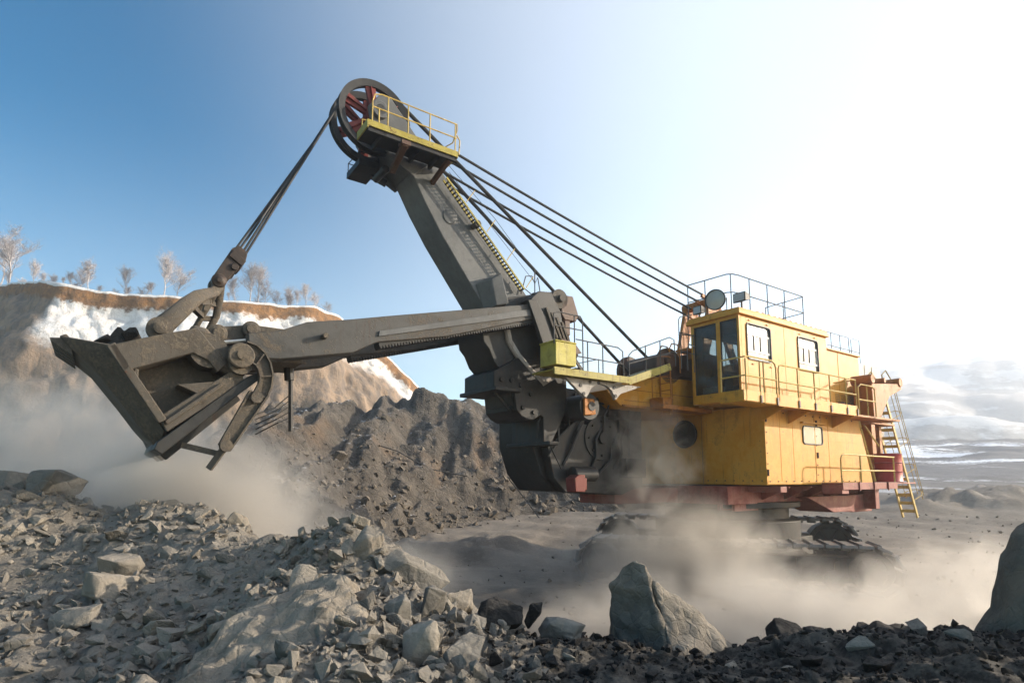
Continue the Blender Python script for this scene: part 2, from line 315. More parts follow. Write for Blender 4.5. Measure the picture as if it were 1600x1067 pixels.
def m_ground():
    k = NT('pit_ground'); g = k.n('NewGeometry'); pos = g.outputs['Position']; sp = k.n('SeparateXYZ', {0: pos})
    n1 = k.noise(pos, .35, 8, .65); n2 = k.noise(pos, 3.5, 10, .75); n3 = k.noise(pos, 22, 6, .7)
    col = k.mix(k.ramp(n1, .35, .65), (.16, .135, .11), (.25, .215, .175))
    col = k.mix(k.math('MULTIPLY', k.ramp(n2, .5, .72), .5), col, (.31, .27, .22))
    col = k.mix(k.math('MULTIPLY', k.ramp(n3, .55, .75), .5), col, (.075, .065, .055))
    st = k.n('Mapping', {'Vector': pos, 'Scale': (.028, .10, .1)}).outputs[0]
    sn = k.noise(st, 1., 9, .62, .8)
    far = k.ramp(k.math('ADD', sp.outputs[1], k.math('MULTIPLY', n1, 14)), 40, 62)
    col = k.mix(k.math('MULTIPLY', far, .65), col, (.17, .18, .2))
    col = k.mix(k.math('MULTIPLY', far, k.ramp(k.math('ADD', sn, k.math('MULTIPLY', k.math('SUBTRACT', n2, .5), .25)), .5, .58)), col, (.8, .81, .84))
    h = k.math('ADD', n2, k.math('MULTIPLY', n3, .45))
    return k.finish(col, .93, h, .8, .08, 0, .12)
M['ground'] = m_ground()
grid_mesh('ground', P, len(rows2), len(cols2), M['ground'])
# far hills beyond the pit
cols3 = np.linspace(.05, 2.1, 190); rows3 = np.geomspace(68, 300, 130)
Yg, Rg = np.meshgrid(rows3, cols3, indexing='ij'); Xg = Rg * Yg
side = sstep(Rg, .12, .62)
Zr = 5 + side * (7.5 * sstep(Yg, 84, 97) * (1 - sstep(Yg, 99, 118) * .75) + 17 * sstep(Yg, 108, 150) + 18 * sstep(Yg, 156, 196)) - 30 * sstep(Yg, 235, 300) - 12 * (1 - sstep(Yg, 68, 84))
P = np.stack([Xg, Yg, Zr], -1).reshape(-1, 3)
P[:, 2] += fbm(P, .028, 6) * 3.4 * sstep(P[:, 1], 70, 115) * side.ravel() + fbm(P, .12, 5) * .8 * side.ravel()
def m_hill():
    k = NT('hazy_hill_snow'); pos = k.n('NewGeometry').outputs['Position']
    st = k.n('Mapping', {'Vector': pos, 'Scale': (.0126, .02, .08)}).outputs[0]
    a = k.noise(st, 1, 9, .65, .6); b = k.noise(pos, .115, 8, .7)
    col = k.mix(k.ramp(k.math('ADD', a, k.math('MULTIPLY', k.math('SUBTRACT', b, .5), .4)), .47, .57), (.4, .38, .365), (.62, .61, .6))  # ground and snow tones, paled in the colour to stand in for distance haze
    return k.finish(col, .95, b, .5, 1.)
M['hill'] = m_hill()
P = (P - [0, 0, CZ]) * 1.75 + [0, 0, CZ]
grid_mesh('hills', P, len(rows3), len(cols3), M['hill'])

# muck pile behind the shovel
MK = [(-12.37,24.0,4.42),(-12.35,28.0,6.01),(-12.4,34.0,7.48),(-9.81,37.0,7.53),(-6.71,38.0,7.64),(-5.83,39.0,8.54),(-4.88,40.0,9.08),(-3.76,40.0,8.68),(-2.65,40.0,8.23),(0.0,40.0,7.34),(2.2,40.0,7.08),(4.17,38.0,5.54),(8.31,38.0,4.3),(14.5,38.0,3.26),(-9.59,25.0,4.47),(-7.95,29.0,4.67),(-5.43,33.0,4.87),(-3.6,33.0,3.43),(-5.69,29.0,3.41),(0.0,35.0,3.45),(2.35,36.0,3.26),(-9.91,30.0,6.04),(-8.48,21.0,3.35),(-10.19,17.0,3.23),(-9.21,18.0,2.94),(-8.26,19.0,2.72),(-7.64,22.0,2.29)]
pts = MK + [(-5.6, 22, .3), (-4.5, 24.5, .3), (-3.0, 28.5, .7), (0, 31.5, .9), (3, 33, 1.1), (8, 34, 1.2), (14, 34, 1.2), (-7, 15, .3), (-12, 13, 1.2), (-6.5, 18, .2), (-13.5, 20, 2.9), (-20, 24, 2.2), (-18, 31, 3.6), (-25, 34, 2.5), (-22, 15, 1.6), (-30, 20, 1.6), (-36, 34, 1.5), (-24, 42, 3)]
pts += [(-32, 50, 1), (-18, 48, 4.5), (-8, 50, 6.5), (0, 50, 5.5), (8, 50, 3.5), (16, 50, 2), (-3, 22, -.6), (2, 27, -.4), (10, 29, -.3)]
mkz = RBF(pts, .05)
cols4 = np.linspace(-1.0, .55, 330); rows4 = np.geomspace(12.5, 56, 260)
Yg, Rg = np.meshgrid(rows4, cols4, indexing='ij'); Xg = Rg * Yg
Zg = mkz(Xg, Yg); P = np.stack([Xg, Yg, Zg], -1).reshape(-1, 3)
gul = np.array([mnoise.fractal(Vector((p[0] * .75 + .35 * p[1] * .2, p[2] * .16, p[1] * .1)), 1., 2., 5) for p in P])   # gullies down the face
dz = (ridged(P, .16, 5) - 1) * .6 + gul * .72 + (.45 - cells(P, 1.1)) * .3 + (ridged(P + 9, .9, 4) - 1) * .14
P[:, 2] += dz * np.clip((P[:, 2] - ground_h(P[:, 0], P[:, 1])) / 1.2, .15, 1)
MKDZ = P[:, 2].reshape(Zg.shape).copy()
grid_mesh('muck_pile', P, len(rows4), len(cols4), M['muck'])

# cliff: plateau, frozen turf edge, snow-plastered face, talus
CL = [(-120,110,40),(-86,88,32.5),(-62,71,27.6),(-52.5,63.5,25.1),(-49.83,62.0,24.51),(-46.27,63.0,23.83),(-38.16,65.0,23.88),(-30.67,68.0,24.04),(-24.8,71.0,24.47),(-22.47,74.0,24.08),(-17.42,78.0,20.04),(-13.19,82.0,15.9),(-9.25,84.0,11.16),(-5,87,7)]
cl = np.array(CL, float); L_ = np.concatenate([[0], np.cumsum(np.hypot(np.diff(cl[:, 0]), np.diff(cl[:, 1])))])
us = np.linspace(0, L_[-1], 420); cx, cy, cz_ = (np.interp(us, L_, cl[:, i]) for i in range(3))
tx, ty = np.gradient(cx), np.gradient(cy); ln = np.hypot(tx, ty); nx, ny = ty / ln, -tx / ln
for _ in range(6): nx = np.convolve(np.pad(nx, 3, 'edge'), np.ones(7) / 7, 'valid'); ny = np.convolve(np.pad(ny, 3, 'edge'), np.ones(7) / 7, 'valid')
prof = [(-60, 3.5), (-30, 2), (-14, .9), (-6, .4), (-2, .15), (-.5, .02)] + [(.0 + .05 * i, -i * .3) for i in range(9)] + [(.4 + .27 * i, -2.4 - i * .45) for i in range(1, 36)] + [(10 + i * .8, -18.2 - i * .3) for i in range(1, 14)]
P = []
low = 1.5
for i in range(len(us)):
    H = cz_[i] - low
    for o, d in prof:
        zz = cz_[i] + d if d > -2.4 else cz_[i] - 2.4 + (d + 2.4) * max(.1, (H - 2.4)) / 19.7
        oo = o * max(.25, H / 22) if o > .5 else o if o > 0 else o * max(.03, min(1, (H / 22)) ** 4)
        if d > 0: zz = cz_[i] + d * min(1, H / 22) ** 4
        P.append((cx[i] + nx[i] * oo, cy[i] + ny[i] * oo, zz))
P = np.array(P); nv = len(prof); face = np.tile(np.array([0 if o < -.4 else min(1, .25 + -d / 4) for o, d in prof]), len(us))
vert = np.array([mnoise.fractal(Vector((p[0] * .28, p[1] * .28, p[2] * .05)), .9, 2., 5) for p in P])
dn = (vert * .7 + fbm(P, .13, 6) * 1.0 + (ridged(P, .45, 5) - 1) * .32 + (ridged(P * [1, 1, 2.2], .9, 4) - 1) * .16 + np.sin(P[:, 2] * 1.7 + fbm(P, .2, 3) * 2) * .14) * face
NX, NY = np.repeat(nx, nv), np.repeat(ny, nv)
P[:, 0] += NX * dn; P[:, 1] += NY * dn; P[:, 2] += fbm(P + 40, .3, 4) * .35 * (.3 + face) + (face == 0) * fbm(P, .12, 3) * .3
DEP = np.tile(np.array([d for o, d in prof]), len(us))
def m_cliff():
    k = NT('cliff_face'); g = k.n('NewGeometry'); pos = g.outputs['Position']; dp = k.n('Attribute', attribute_name='depth').outputs['Fac']
    sp = k.n('SeparateXYZ', {0: pos})
    n1 = k.noise(pos, .22, 9, .68); n2 = k.noise(pos, 1.1, 9, .72); n3 = k.noise(pos, 5, 7, .7)
    vs_ = k.n('Mapping', {'Vector': pos, 'Scale': (1., 1., .12)}).outputs[0]; nv_ = k.noise(vs_, 1.1, 8, .7)
    soil = k.mix(k.ramp(n2, .35, .65), (.32, .165, .06), (.15, .09, .05))
    clay = k.mix(k.ramp(nv_, .35, .65), (.31, .225, .155), (.15, .125, .105))
    clay = k.mix(k.math('MULTIPLY', k.ramp(n3, .5, .7), .4), clay, (.12, .1, .085))
    snow = k.mix(k.ramp(n2, .35, .7), (.78, .77, .76), (.62, .58, .54))
    lft = k.ramp(sp.outputs[0], -50.6, -49.0)                                  # the spur's left flank carries no snow
    d2 = k.math('ADD', dp, k.math('MULTIPLY', k.math('SUBTRACT', n1, .5), 7.))
    low = k.ramp(k.math('ADD', k.math('MULTIPLY', d2, -1.), k.math('MULTIPLY', k.math('MAXIMUM', k.math('ADD', sp.outputs[0], 28.), 0.), .2)), 5.6, 7.6)
    sm = k.math('MULTIPLY', k.math('SUBTRACT', 1., low), k.math('MULTIPLY', lft, k.ramp(k.math('ADD', k.math('MULTIPLY', k.math('SUBTRACT', n2, .5), .9), k.math('ADD', n1, 0.)), .22, .3)))
    sm = k.math('MULTIPLY', sm, k.math('SUBTRACT', 1., k.math('MULTIPLY', k.ramp(k.math('ADD', k.math('MULTIPLY', n3, .55), k.math('MULTIPLY', n2, .45)), .56, .62), .8)))
    col = k.mix(sm, clay, snow)
    edge = k.ramp(k.math('ADD', dp, k.math('MULTIPLY', k.math('SUBTRACT', n2, .5), 2.6)), -2.1, -1.5)
    col = k.mix(edge, col, soil)
    top = k.ramp(k.math('ADD', dp, k.math('MULTIPLY', k.math('SUBTRACT', n2, .5), .5)), -.32, -.2)
    col = k.mix(top, col, snow)
    grey = k.mix(k.ramp(n2, .4, .6), (.2, .185, .17), (.31, .29, .27))
    tal = k.ramp(k.math('MULTIPLY', d2, -1.), 16., 19.)
    col = k.mix(tal, col, grey)
    return k.finish(col, .95, k.math('ADD', n2, k.math('ADD', k.math('MULTIPLY', n3, .3), k.math('MULTIPLY', nv_, .6))), .8, .35)
M['cliff'] = m_cliff()
cliff = grid_mesh('cliff', P, len(us), nv, M['cliff'])
at_ = cliff.data.attributes.new('depth', 'FLOAT', 'POINT'); at_.data.foreach_set('value', DEP.astype(np.float32))
# ------------------------------------------------------------------ the rope shovel: local axes t (forward, along the boom), s (towards its left side), h (up)
MO = Vector((4.641, 18.449, 0)); MF = Vector((-.8163, -.5777, 0)); ML = Vector((.5777, -.8163, 0))
shovel = empty('mining_shovel', MO, math.atan2(MF.y, MF.x))
tag(shovel, 'huge yellow rope shovel with grey boom and loaded bucket working in the dusty pit', 'mining shovel')
def part(mb, name, mat, parent=shovel, **k): return mb.build(name, mat, parent, **k)
def railing(name, mat, parent, runs, r=.022, **k):
    b = MB()
    for pts in runs: b.pipe(pts, r, 6)
    return part(b, name, mat, parent, **k)
def arc(cx, cy, r, a0, a1, n): return [(cx + r * math.cos(R(a0 + (a1 - a0) * i / n)), cy + r * math.sin(R(a0 + (a1 - a0) * i / n))) for i in range(n + 1)]
def rrect(x0, x1, y0, y1, r, n=4):
    return arc(x1 - r, y1 - r, r, 0, 90, n) + arc(x0 + r, y1 - r, r, 90, 180, n) + arc(x0 + r, y0 + r, r, 180, 270, n) + arc(x1 - r, y0 + r, r, 270, 360, n)

# --- crawler tracks (turned against the house)
TU, TV = Vector((.953, -.302, 0)), Vector((.302, .953, 0))
def track(c, zt):
    def xf(p):
        P = Vector(c) + TU * p[0] + TV * p[1] + Vector((0, 0, p[2])) - MO
        return (P.dot(MF), P.dot(ML), P.z)
    b = MB(xf); hl, r = 3.75, zt / 2 - .06
    b.prism([(-hl - .1, r - .34), (hl + .1, r - .34), (hl - .5, r + .36), (-hl + .6, r + .36)], -.28, .28)
    b.box(-2.4, 2.4, .28, 2.2, r - .25, r + .3)
    for x in np.linspace(-2.9, 2.9, 7): b.box(x - .06, x + .06, -.36, -.28, r - .3, r + .3)
    fr = part(b, 'crawler_track', 'dark_steel', bevel=.02)
    for x in (-hl, hl):
        q = MB(xf); q.lathe((x, 0, r), (0, 1, 0), [(.18, -.4), (.18, -.36), (r - .22, -.33), (r - .2, -.38), (r - .05, -.38), (r - .05, .38), (r - .2, .38), (.18, .33)], 28)
        for a in range(6):
            a = a * math.pi / 3; q.bar((x + .15 * math.cos(a), -.36, r + .15 * math.sin(a)), (x + (r - .2) * math.cos(a), -.36, r + (r - .2) * math.sin(a)), .09, .07, (0, 1, 0))
        part(q, 'drive_wheel', 'dark_steel', fr)
    for x in np.linspace(-2.8, 2.8, 6):
        q = MB(xf); q.lathe((x, 0, .33), (0, 1, 0), [(.08, -.42), (.1, -.38), (.26, -.36), (.26, .36), (.08, .38)], 18); part(q, 'track_roller', 'dark_steel', fr)
    sh = MB(); sh.box(-.19, .19, -.62, .62, -.03, .06); sh.box(-.17, -.09, -.62, .62, .06, .1); sh.box(-.13, .13, -.14, .14, -.14, -.03)
    proto = sh.build('track_shoe', 'shoe', fr, bevel=.015); per = 4 * hl + 2 * math.pi * r; N = 46; first = True
    for i in range(N):
        d = per * i / N
        if d < 2 * hl: x, z, a = -hl + d, 2 * r + .06, 0
        elif d < 2 * hl + math.pi * r: a = (d - 2 * hl) / r; x, z = hl + (r + .06) * math.sin(a), r + (r + .06) * math.cos(a)
        elif d < 4 * hl + math.pi * r: x, z, a = hl - (d - 2 * hl - math.pi * r), -.0, math.pi
        else: a = math.pi + (d - 4 * hl - math.pi * r) / r; x, z = -hl + (r + .06) * math.sin(a), r + (r + .06) * math.cos(a)
        o = proto if first else proto.copy()
        if not first: C.objects.link(o)
        first = False
        ex = Vector(xf((x + math.cos(a), 0, z - math.sin(a)))) - Vector(xf((x, 0, z))); ey = Vector(xf((x, 1, z))) - Vector(xf((x, 0, z))); ez = ex.cross(ey)
        o.parent = fr; o.matrix_local = Matrix.Translation(xf((x, 0, z))) @ Matrix((ex, ey, ez)).transposed().to_4x4()
    return fr
tc_ = Vector((6.41, 17.86, .04))
track(tc_, 1.32); track(tc_ + TV * 5.2, 1.72)
b = MB(); b.lathe((-3.3, 0, 1.75), (0, 0, 1), [(1.9, -1.1), (2.3, -.9), (2.35, .1), (2.0, .15), (2.0, .5), (2.35, .52), (2.35, .7)], 48)
b.box(-5.2, -1.4, -2.0, 2.0, .7, 1.3); part(b, 'undercarriage', 'dark_steel', bevel=.02)

# --- revolving frame
b = MB(); b.box(-9.25, -.6, -2.0, 2.0, 2.42, 2.96); b.box(-.6, 2.2, -1.3, .2, 2.45, 2.9)
for x in np.arange(-8.6, -1.2, 1.25): b.prism([(1.95, 2.5), (2.9, 2.9), (2.9, 2.955), (1.95, 2.955)], x - .03, x + .03, 'x')
for y in (1.2, 1.7): b.box(-4, -1.2, y, y + .1, 2.2, 2.45)
b.prism([(-4.2, 2.6), (-5.9, 2.05), (-7.2, 2.05), (-7.6, 2.6)], 1.2, 2.4); b.box(-8.9, -7.4, .6, 2.3, 2.0, 2.62); b.box(-8.6, -8.3, 2.3, 2.7, 2.1, 2.96)
b.box(-1.93, -1.6, 2.0, 3.05, 2.78, 2.95)
frame_ = part(b, 'revolving_frame', 'pink', bevel=.015)
b = MB(); b.prism([(4.6, 2.86), (4.92, 2.86), (4.95, 3.2), (4.8, 3.28), (4.6, 3.28)], 1.25, 1.6); b.box(4.5, 4.6, 1.3, 1.55, 2.9, 3.2); part(b, 'frame_end', 'redwheel', frame_, bevel=.02)

# --- machinery house
b = MB()
b.prism([(-1.02, 3.0), (-1.02, 5.28), (-6.68, 5.28), (-7.53, 3.0)], .86, 3.0)               # left side block
b.box(-9.0, -1.3, -3.0, .86, 3.0, 5.28)
b.box(-9.0, -6.7, .86, 1.95, 3.0, 5.4)
b.prism([(-6.4, 5.281), (-6.4, 6.6), (-1.0, 6.6), (-1.0, 5.281)], -2.8, 1.33)
b.prism([(3.1, 5.62), (1.55, 6.2), (-1.2, 6.25), (-1.2, 5.2), (2.5, 5.2)], -1.65, .85)
house = part(b, 'machinery_house', 'yellow', bevel=.02)
b = MB()
b.box(-3.78, -3.74, 3.0, 3.012, 3.02, 5.25); b.box(-6.55, -3.9, 3.0, 3.008, 4.36, 4.385)
for z in (3.06, 5.2): b.box(-1.05, -6.6, 3.0, 3.01, z - .03, z + .03)
b.box(-1.032, -1.02, .9, .95, 3.02, 5.25); b.box(-1.035, -1.021, 2.94, 3.0, 3.0, 5.28)
for t in (-1.8, -2.5, -4.6): b.box(t - .012, t + .012, 3.0, 3.006, 3.1, 5.15)
part(b, 'panel_seam', 'yellow', house)
b = MB()
for t in np.arange(-6.2, -1.1, .42):
    for z in (3.1, 5.1): b.cyl((t, 3.012, z), (0, 1, 0), .018, .014, 8)
for z in np.arange(3.3, 5.1, .3): b.cyl((-3.83, 3.012, z), (0, 1, 0), .016, .012, 8); b.cyl((-1.09, 3.008, z), (0, 1, 0), .016, .01, 8)
for y in np.arange(1.05, 2.9, .3): b.cyl((-1.015, y, 3.12), (1, 0, 0), .018, .014, 8)
part(b, 'bolt_row', 'brown_steel', house)
b = MB()
for t, z in ((-1.07, 3.35), (-1.07, 4.9), (-3.86, 3.9), (-3.86, 4.9)): b.cyl((t, 3.02, z), (0, 0, 1), .028, .09, 10)
part(b, 'hinge', 'brown_steel', house)
def side_window(parent, t0, t1, h0, h1, s, sliding=True, name='window'):
    o = rrect(t0, t1, h0, h1, .12); i = rrect(t0 + .035, t1 - .035, h0 + .035, h1 - .035, .09)
    b = MB(); b.frame(o, i, s - .02, s + .03)
    f = part(b, name, 'black', parent)
    b = MB(); b.prism(rrect(t0 + .03, t1 - .03, h0 + .03, h1 - .03, .09), s - (.03 if sliding else -.004), s - (.024 if sliding else -.01)); part(b, 'pane', 'pane' if sliding else 'pane_dusty', f)
    if sliding:
        b = MB(); hh = h1 - h0; lo, hi, ws = h0 + hh * .22, h1 - hh * .27, t1 - t0
        b.box(t0 + .045, t1 - .045, s - .022, s - .006, lo, lo + .05); b.box(t0 + .045, t1 - .045, s - .022, s - .006, hi - .06, hi)
        for x, w_ in ((t0 + .045, .025), (t0 + ws * .37, .03), (t0 + ws * .64, .03), (t1 - .07, .025)): b.box(x, x + w_, s - .022, s - .008, lo + .05, hi - .06)
        sa = part(b, 'sash', 'blind', f)
        b = MB(); b.box(t0 + ws * .395, t0 + ws * .42, s - .022, s - .006, lo + .05, hi - .06); b.box(t0 + ws * .67, t0 + ws * .69, s - .022, s - .006, lo + .05, hi - .06); part(b, 'gasket', 'black', sa)
    return f
side_window(house, -4.22, -3.04, 4.22, 4.8, 3.0, False)
b = MB(); b.box(-4.3, -2.95, 3.0, 3.1, 4.86, 4.9); part(b, 'rain_hood', 'yellow', house)
# round vent and dark recess on the front
b = MB(); b.lathe((-1.29, .07, 4.62), (1, 0, 0), [(.43, 0), (.46, .12), (.4, .13), (.38, .03), (.05, .05)], 32)
for a in range(5):
    a = a * math.pi * 2 / 5; b.bar((-1.22, .07, 4.62), (-1.22, .07 + .38 * math.cos(a), 4.62 + .38 * math.sin(a)), .1, .02, (1, 0, 0))
part(b, 'round_vent', 'dark_steel', house)
b = MB(); b.box(-1.3, -1.26, .68, .85, 3.02, 5.2); part(b, 'recess_strip', 'brown_steel', house)  # dark strip laid on the wall to draw the dark recess
b = MB()
b.box(-.99, 2.4, .85, .862, 5.38, 5.4); b.box(-.99, 2.9, .85, .862, 5.7, 5.72); b.box(.3, .33, .85, .863, 5.22, 6.1); b.box(1.2, 1.23, .85, .863, 5.22, 6.1); b.box(-.9, 2.5, .85, .9, 5.2, 5.26)
part(b, 'hood_panel', 'orange', house, bevel=.004)
# hoods on the roof and machinery behind the cab
b = MB(); b.box(-8.84, -6.45, -2.2, 2.2, 5.45, 7.74); b.box(-8.9, -6.38, -2.26, 2.27, 7.74, 7.79)
for x in (-7.25,): b.box(x - .02, x + .02, 2.2, 2.212, 5.5, 7.7)
b.box(-8.8, -7.25, 2.2, 2.21, 6.85, 6.88)
part(b, 'roof_hood', 'yellow', house, bevel=.012)
b = MB(); b.box(-10.7, -8.845, -2.2, 2.15, 4.3, 7.55); 
for x in (-9.4, -10.0): b.box(x - .015, x + .015, 2.15, 2.165, 4.4, 7.5)
b.box(-10.7, -8.86, 2.15, 2.17, 6.75, 6.8); part(b, 'rear_hood', 'mast_grey', house, bevel=.012)
b = MB()
for t, r in ((-7.15, .12), (-7.6, .09), (-8.05, .14), (-8.6, .1), (-9.0, .07)): b.pipe([(t, 2.25, 3.06), (t, 2.25, 5.9)], r, 10)
b.box(-8.7, -7.0, 2.1, 2.3, 4.55, 4.62); b.box(-9.3, -6.9, 1.9, 2.2, 3.0, 6.2); part(b, 'exhaust_stack', 'brown_steel', house)

# --- cab
b = MB()
f0, f1, g0, g1 = 1.36, 3.0, 5.36, 7.78
b.frame([(f0, g0), (f1, g0), (f1, g1), (f0, g1)], [(f0 + .11, g0 + .27), (2.25, g0 + .27), (2.25, g1 - .09), (f0 + .11, g1 - .09)], -.1, 0, 'x')
b2 = MB()
b = MB()
# front wall built round its two windows
for s0, s1, h0, h1 in ((f0, f1, g0, g0 + .27), (f0, f1, g1 - .09, g1), (f0, f0 + .11, g0 + .27, g1 - .09), (2.24, 2.37, g0 + .27, g1 - .09), (f1 - .08, f1, g0 + .27, g1 - .09)): b.box(-.09, 0, s0, s1, h0, h1)
# left wall with two rounded openings
def wall_open(b, t0, t1, h0, h1, hole, y0, y1):
    a, c, d, e = hole
    b.box(t0, a, y0, y1, h0, h1); b.box(c, t1, y0, y1, h0, h1); b.box(a, c, y0, y1, h0, d); b.box(a, c, y0, y1, e, h1)
wall_open(b, -2.3, -.09, g0, g1, (-1.53, -.34, 6.55, 7.58), f1 - .06, f1)
wall_open(b, -4.84, -2.3, g0, g1, (-4.24, -3.05, 6.53, 7.57), f1 - .06, f1)
wall_open(b, -4.84, -.09, g0, g1, (-3.4, -.5, 6.3, 7.5), f0, f0 + .06)
b.box(-4.84, -4.78, f0 + .06, f1 - .06, g0, g1); b.box(-4.78, -.09, f0 + .06, f1 - .06, g0, g0 + .08)
cab = part(b, 'cab', 'yellow', bevel=.008)
b = MB(); b.box(-4.9, .1, f0 - .1, f1 + .08, g1, g1 + .13); b.box(-4.86, .05, f0 - .05, f1 + .04, g1 + .13, g1 + .2)
for t in np.arange(-4.6, -.8, .3): b.box(t, t + .13, 1.5, f1 + .02, g1 + .2, g1 + .235)
part(b, 'roof', 'yellow', cab, bevel=.02)
b = MB(); b.box(-.02, .03, f1 - .02, f1 + .012, g0 + .02, g1); b.box(-2.31, -2.29, f1, f1 + .006, g0 + .05, g1 - .03); b.box(-4.8, -.05, f1, f1 + .012, g0 + .02, g0 + .06)
for t, h in ((-.5, 7.68), (-1.4, 7.67), (-3.2, 7.66), (-4.1, 7.66), (-.6, 6.42), (-1.5, 6.42)): b.box(t - .05, t + .05, f1, f1 + .03, h - .012, h + .012)
part(b, 'trim', 'yellow', cab)
for s0, s1 in ((f0 + .11, 2.24), (2.37, f1 - .08)):
    b = MB(); b.box(-.06, -.045, s0, s1, g0 + .27, g1 - .09); ws = part(b, 'windshield', 'glass', cab)
    b = MB(); h0, h1 = g0 + .27, g1 - .09
    for q in ((s0, s0 + .025, h0, h1), (s1 - .025, s1, h0, h1), (s0 + .025, s1 - .025, h0, h0 + .025), (s0 + .025, s1 - .025, h1 - .025, h1)): b.box(-.045, -.012, *q)
    part(b, 'gasket', 'black', ws)
side_window(cab, -1.55, -.32, 6.53, 7.6, f1); side_window(cab, -4.26, -3.03, 6.51, 7.59, f1)
b = MB(); b.box(-.4, -.2, f0 + .2, 2.2, g0 + .27, g0 + .5); part(b, 'heater', 'blind', cab, bevel=.02)
b = MB()
for q in (2.42, 2.66, 2.9): b.pipe([(-.16, q, 6.3), (-.16, q, 7.02)], .012, 5)
for h in (6.42, 7.02): b.pipe([(-.16, 2.4, h), (-.16, 2.93, h)], .012, 5)
part(b, 'window_guard', 'bright', cab)
b = MB(); b.box(-1.7, -1.1, 1.8, 2.4, 5.85, 5.97); b.prism([(-1.62, 5.97), (-1.75, 6.75), (-1.87, 6.75), (-1.78, 5.97)], 1.82, 2.38); b.cyl((-1.4, 2.1, 5.65), (0, 0, 1), .09, .22, 12)
part(b, 'operator_seat', 'black', cab, bevel=.03)
b = MB(); b.prism([(-.5, 5.44), (-.5, 6.1), (-.75, 6.3), (-.95, 6.2), (-.95, 5.44)], 1.5, 2.1); part(b, 'control_desk', 'dark_steel', cab, bevel=.02)
# cab roof rail
rt, rm = 9.15, 8.6
tops = [(-.2, 1.15), (-.3, 2.45), (-.65, 2.62), (-4.25, 2.62), (-4.4, 1.2)]
runs = [[(t, s, h) for t, s in [tops[0], tops[1], (-.42, 2.58), tops[2], tops[3], tops[4]]] for h in (rt, rm)]
runs += [[(t, s, 7.95), (t, s, rt)] for t, s in ((-.2, 1.15), (-.24, 1.75), (-.36, 2.55), (-1.19, 2.62), (-2.14, 2.62), (-3.11, 2.62), (-4.22, 2.62), (-4.3, 1.9), (-4.4, 1.2))]
railing('roof_handrail', 'rail_grey', cab, runs, .017)
railing('side_handrail', 'rail_grey', cab, [[(.1, 1.0, 7.1), (.1, 1.0, 8.05), (.02, 1.0, 8.15), (-.5, 1.05, 8.3)], [(.1, 1.0, 7.65), (-.6, 1.0, 7.65)], [(-.35, 1.0, 7.1), (-.35, 1.0, 8.25)]], .015)
b = MB(); b.box(-.9, .16, .9, 1.36, 7.03, 7.1); b.box(-.4, -.3, 1.0, 1.36, 6.85, 7.03); part(b, 'side_step', 'orange', cab)

# --- floodlights on the cab roof
def flood(t, s, h, r):
    b = MB(); b.lathe((t, s, h), (1, .25, -.12), [(.06, -.32), (.12, -.3), (.22 * r / .3, -.16), (r, .06), (r, .1), (r - .03, .1), (r - .03, .05)], 32)
    b.pipe([(t - .05, s - r - .02, h), (t - .05, s - r - .02, h - r - .05), (t - .05, s + r, h - r - .05), (t - .05, s + r, h)], .018, 6); b.cyl((t - .05, s, h - r - .12), (0, 0, 1), .04, .08, 10)
    f = part(b, 'floodlight', 'dark_steel'); b = MB(); b.lathe((t, s, h), (1, .25, -.12), [(.01, .0), (r * .7, .03), (r - .03, .06), (r - .03, .07), (.01, .085)], 32); part(b, 'lens', 'lens', f)
    b = MB(); b.lathe((t, s, h), (1, .25, -.12), [(r - .05, .03), (r * .55, -.06), (.06, -.1), (.05, -.11), (r * .55, -.08), (r - .04, .02)], 28); part(b, 'reflector', 'bright', f)
flood(-.25, 2.12, 8.45, .31)
def box_light(t, s, h, ws, hh):
    b = MB(); b.prism([(t - .22, h - hh * .6), (t, h - hh), (t, h + hh), (t - .22, h + hh * .6)], s - ws, s + ws); b.bar((t - .12, s, h - hh * .7), (t - .12, s, h - hh - .16), .05, .05); f = part(b, 'floodlight', 'dark_steel', bevel=.01)
    b = MB(); b.box(t + .001, t + .012, s - ws + .03, s + ws - .03, h - hh + .03, h + hh - .03); part(b, 'lens', 'lens', f)
box_light(-.3, 2.84, 8.36, .2, .14); box_light(-.15, 1.5, 8.27, .15, .13)

# --- side walkway of the cab
b = MB(); b.box(-5.1, -.56, 3.0, 3.72, 5.2, 5.26); b.box(-5.1, -.56, 3.7, 3.73, 5.14, 5.46); b.box(-.56, 1.05, 3.02, 3.7, 5.16, 5.22); b.box(-.54, 1.05, 3.7, 3.73, 5.18, 5.46); b.box(1.02, 1.05, 3.02, 3.7, 5.222, 5.46)
for t in (-.9, -2.3, -4.9): b.prism([(3.0, 4.8), (3.0, 5.2), (3.7, 5.2), (3.7, 5.12)], t - .025, t + .025, 'x')
walk = part(b, 'walkway', 'yellow', bevel=.006)
z0, z1, zm = 5.26, 6.29, 5.82
runs = [[(1.03, 3.06, z0), (1.03, 3.06, 6.3)], [(.95, 3.72, z1 + .04), (.7, 3.72, z1 + .07), (-.3, 3.72, z1 + .07), (-.45, 3.72, z1), (-.5, 3.72, z1 - .12), (-.5, 3.72, z0)], [(.95, 3.72, zm + .02), (-.5, 3.72, zm + .02)], [(1.05, 3.08, 6.3), (.95, 3.72, z1 + .04)], [(1.05, 3.08, zm), (.95, 3.72, zm + .02)],
        [(-.62, 3.72, z0), (-.62, 3.72, z1 - .15), (-.66, 3.72, z1 - .04), (-.76, 3.72, z1), (-5.05, 3.72, z1)], [(-.62, 3.72, zm), (-5.05, 3.72, zm)], [(-5.05, 3.72, z1), (-5.05, 3.05, z1)]]
runs += [[(t, 3.72, z0 - .1), (t, 3.72, z1)] for t in (.92, .28, .1, -1.6, -2.5, -3.4, -4.4, -5.05)]
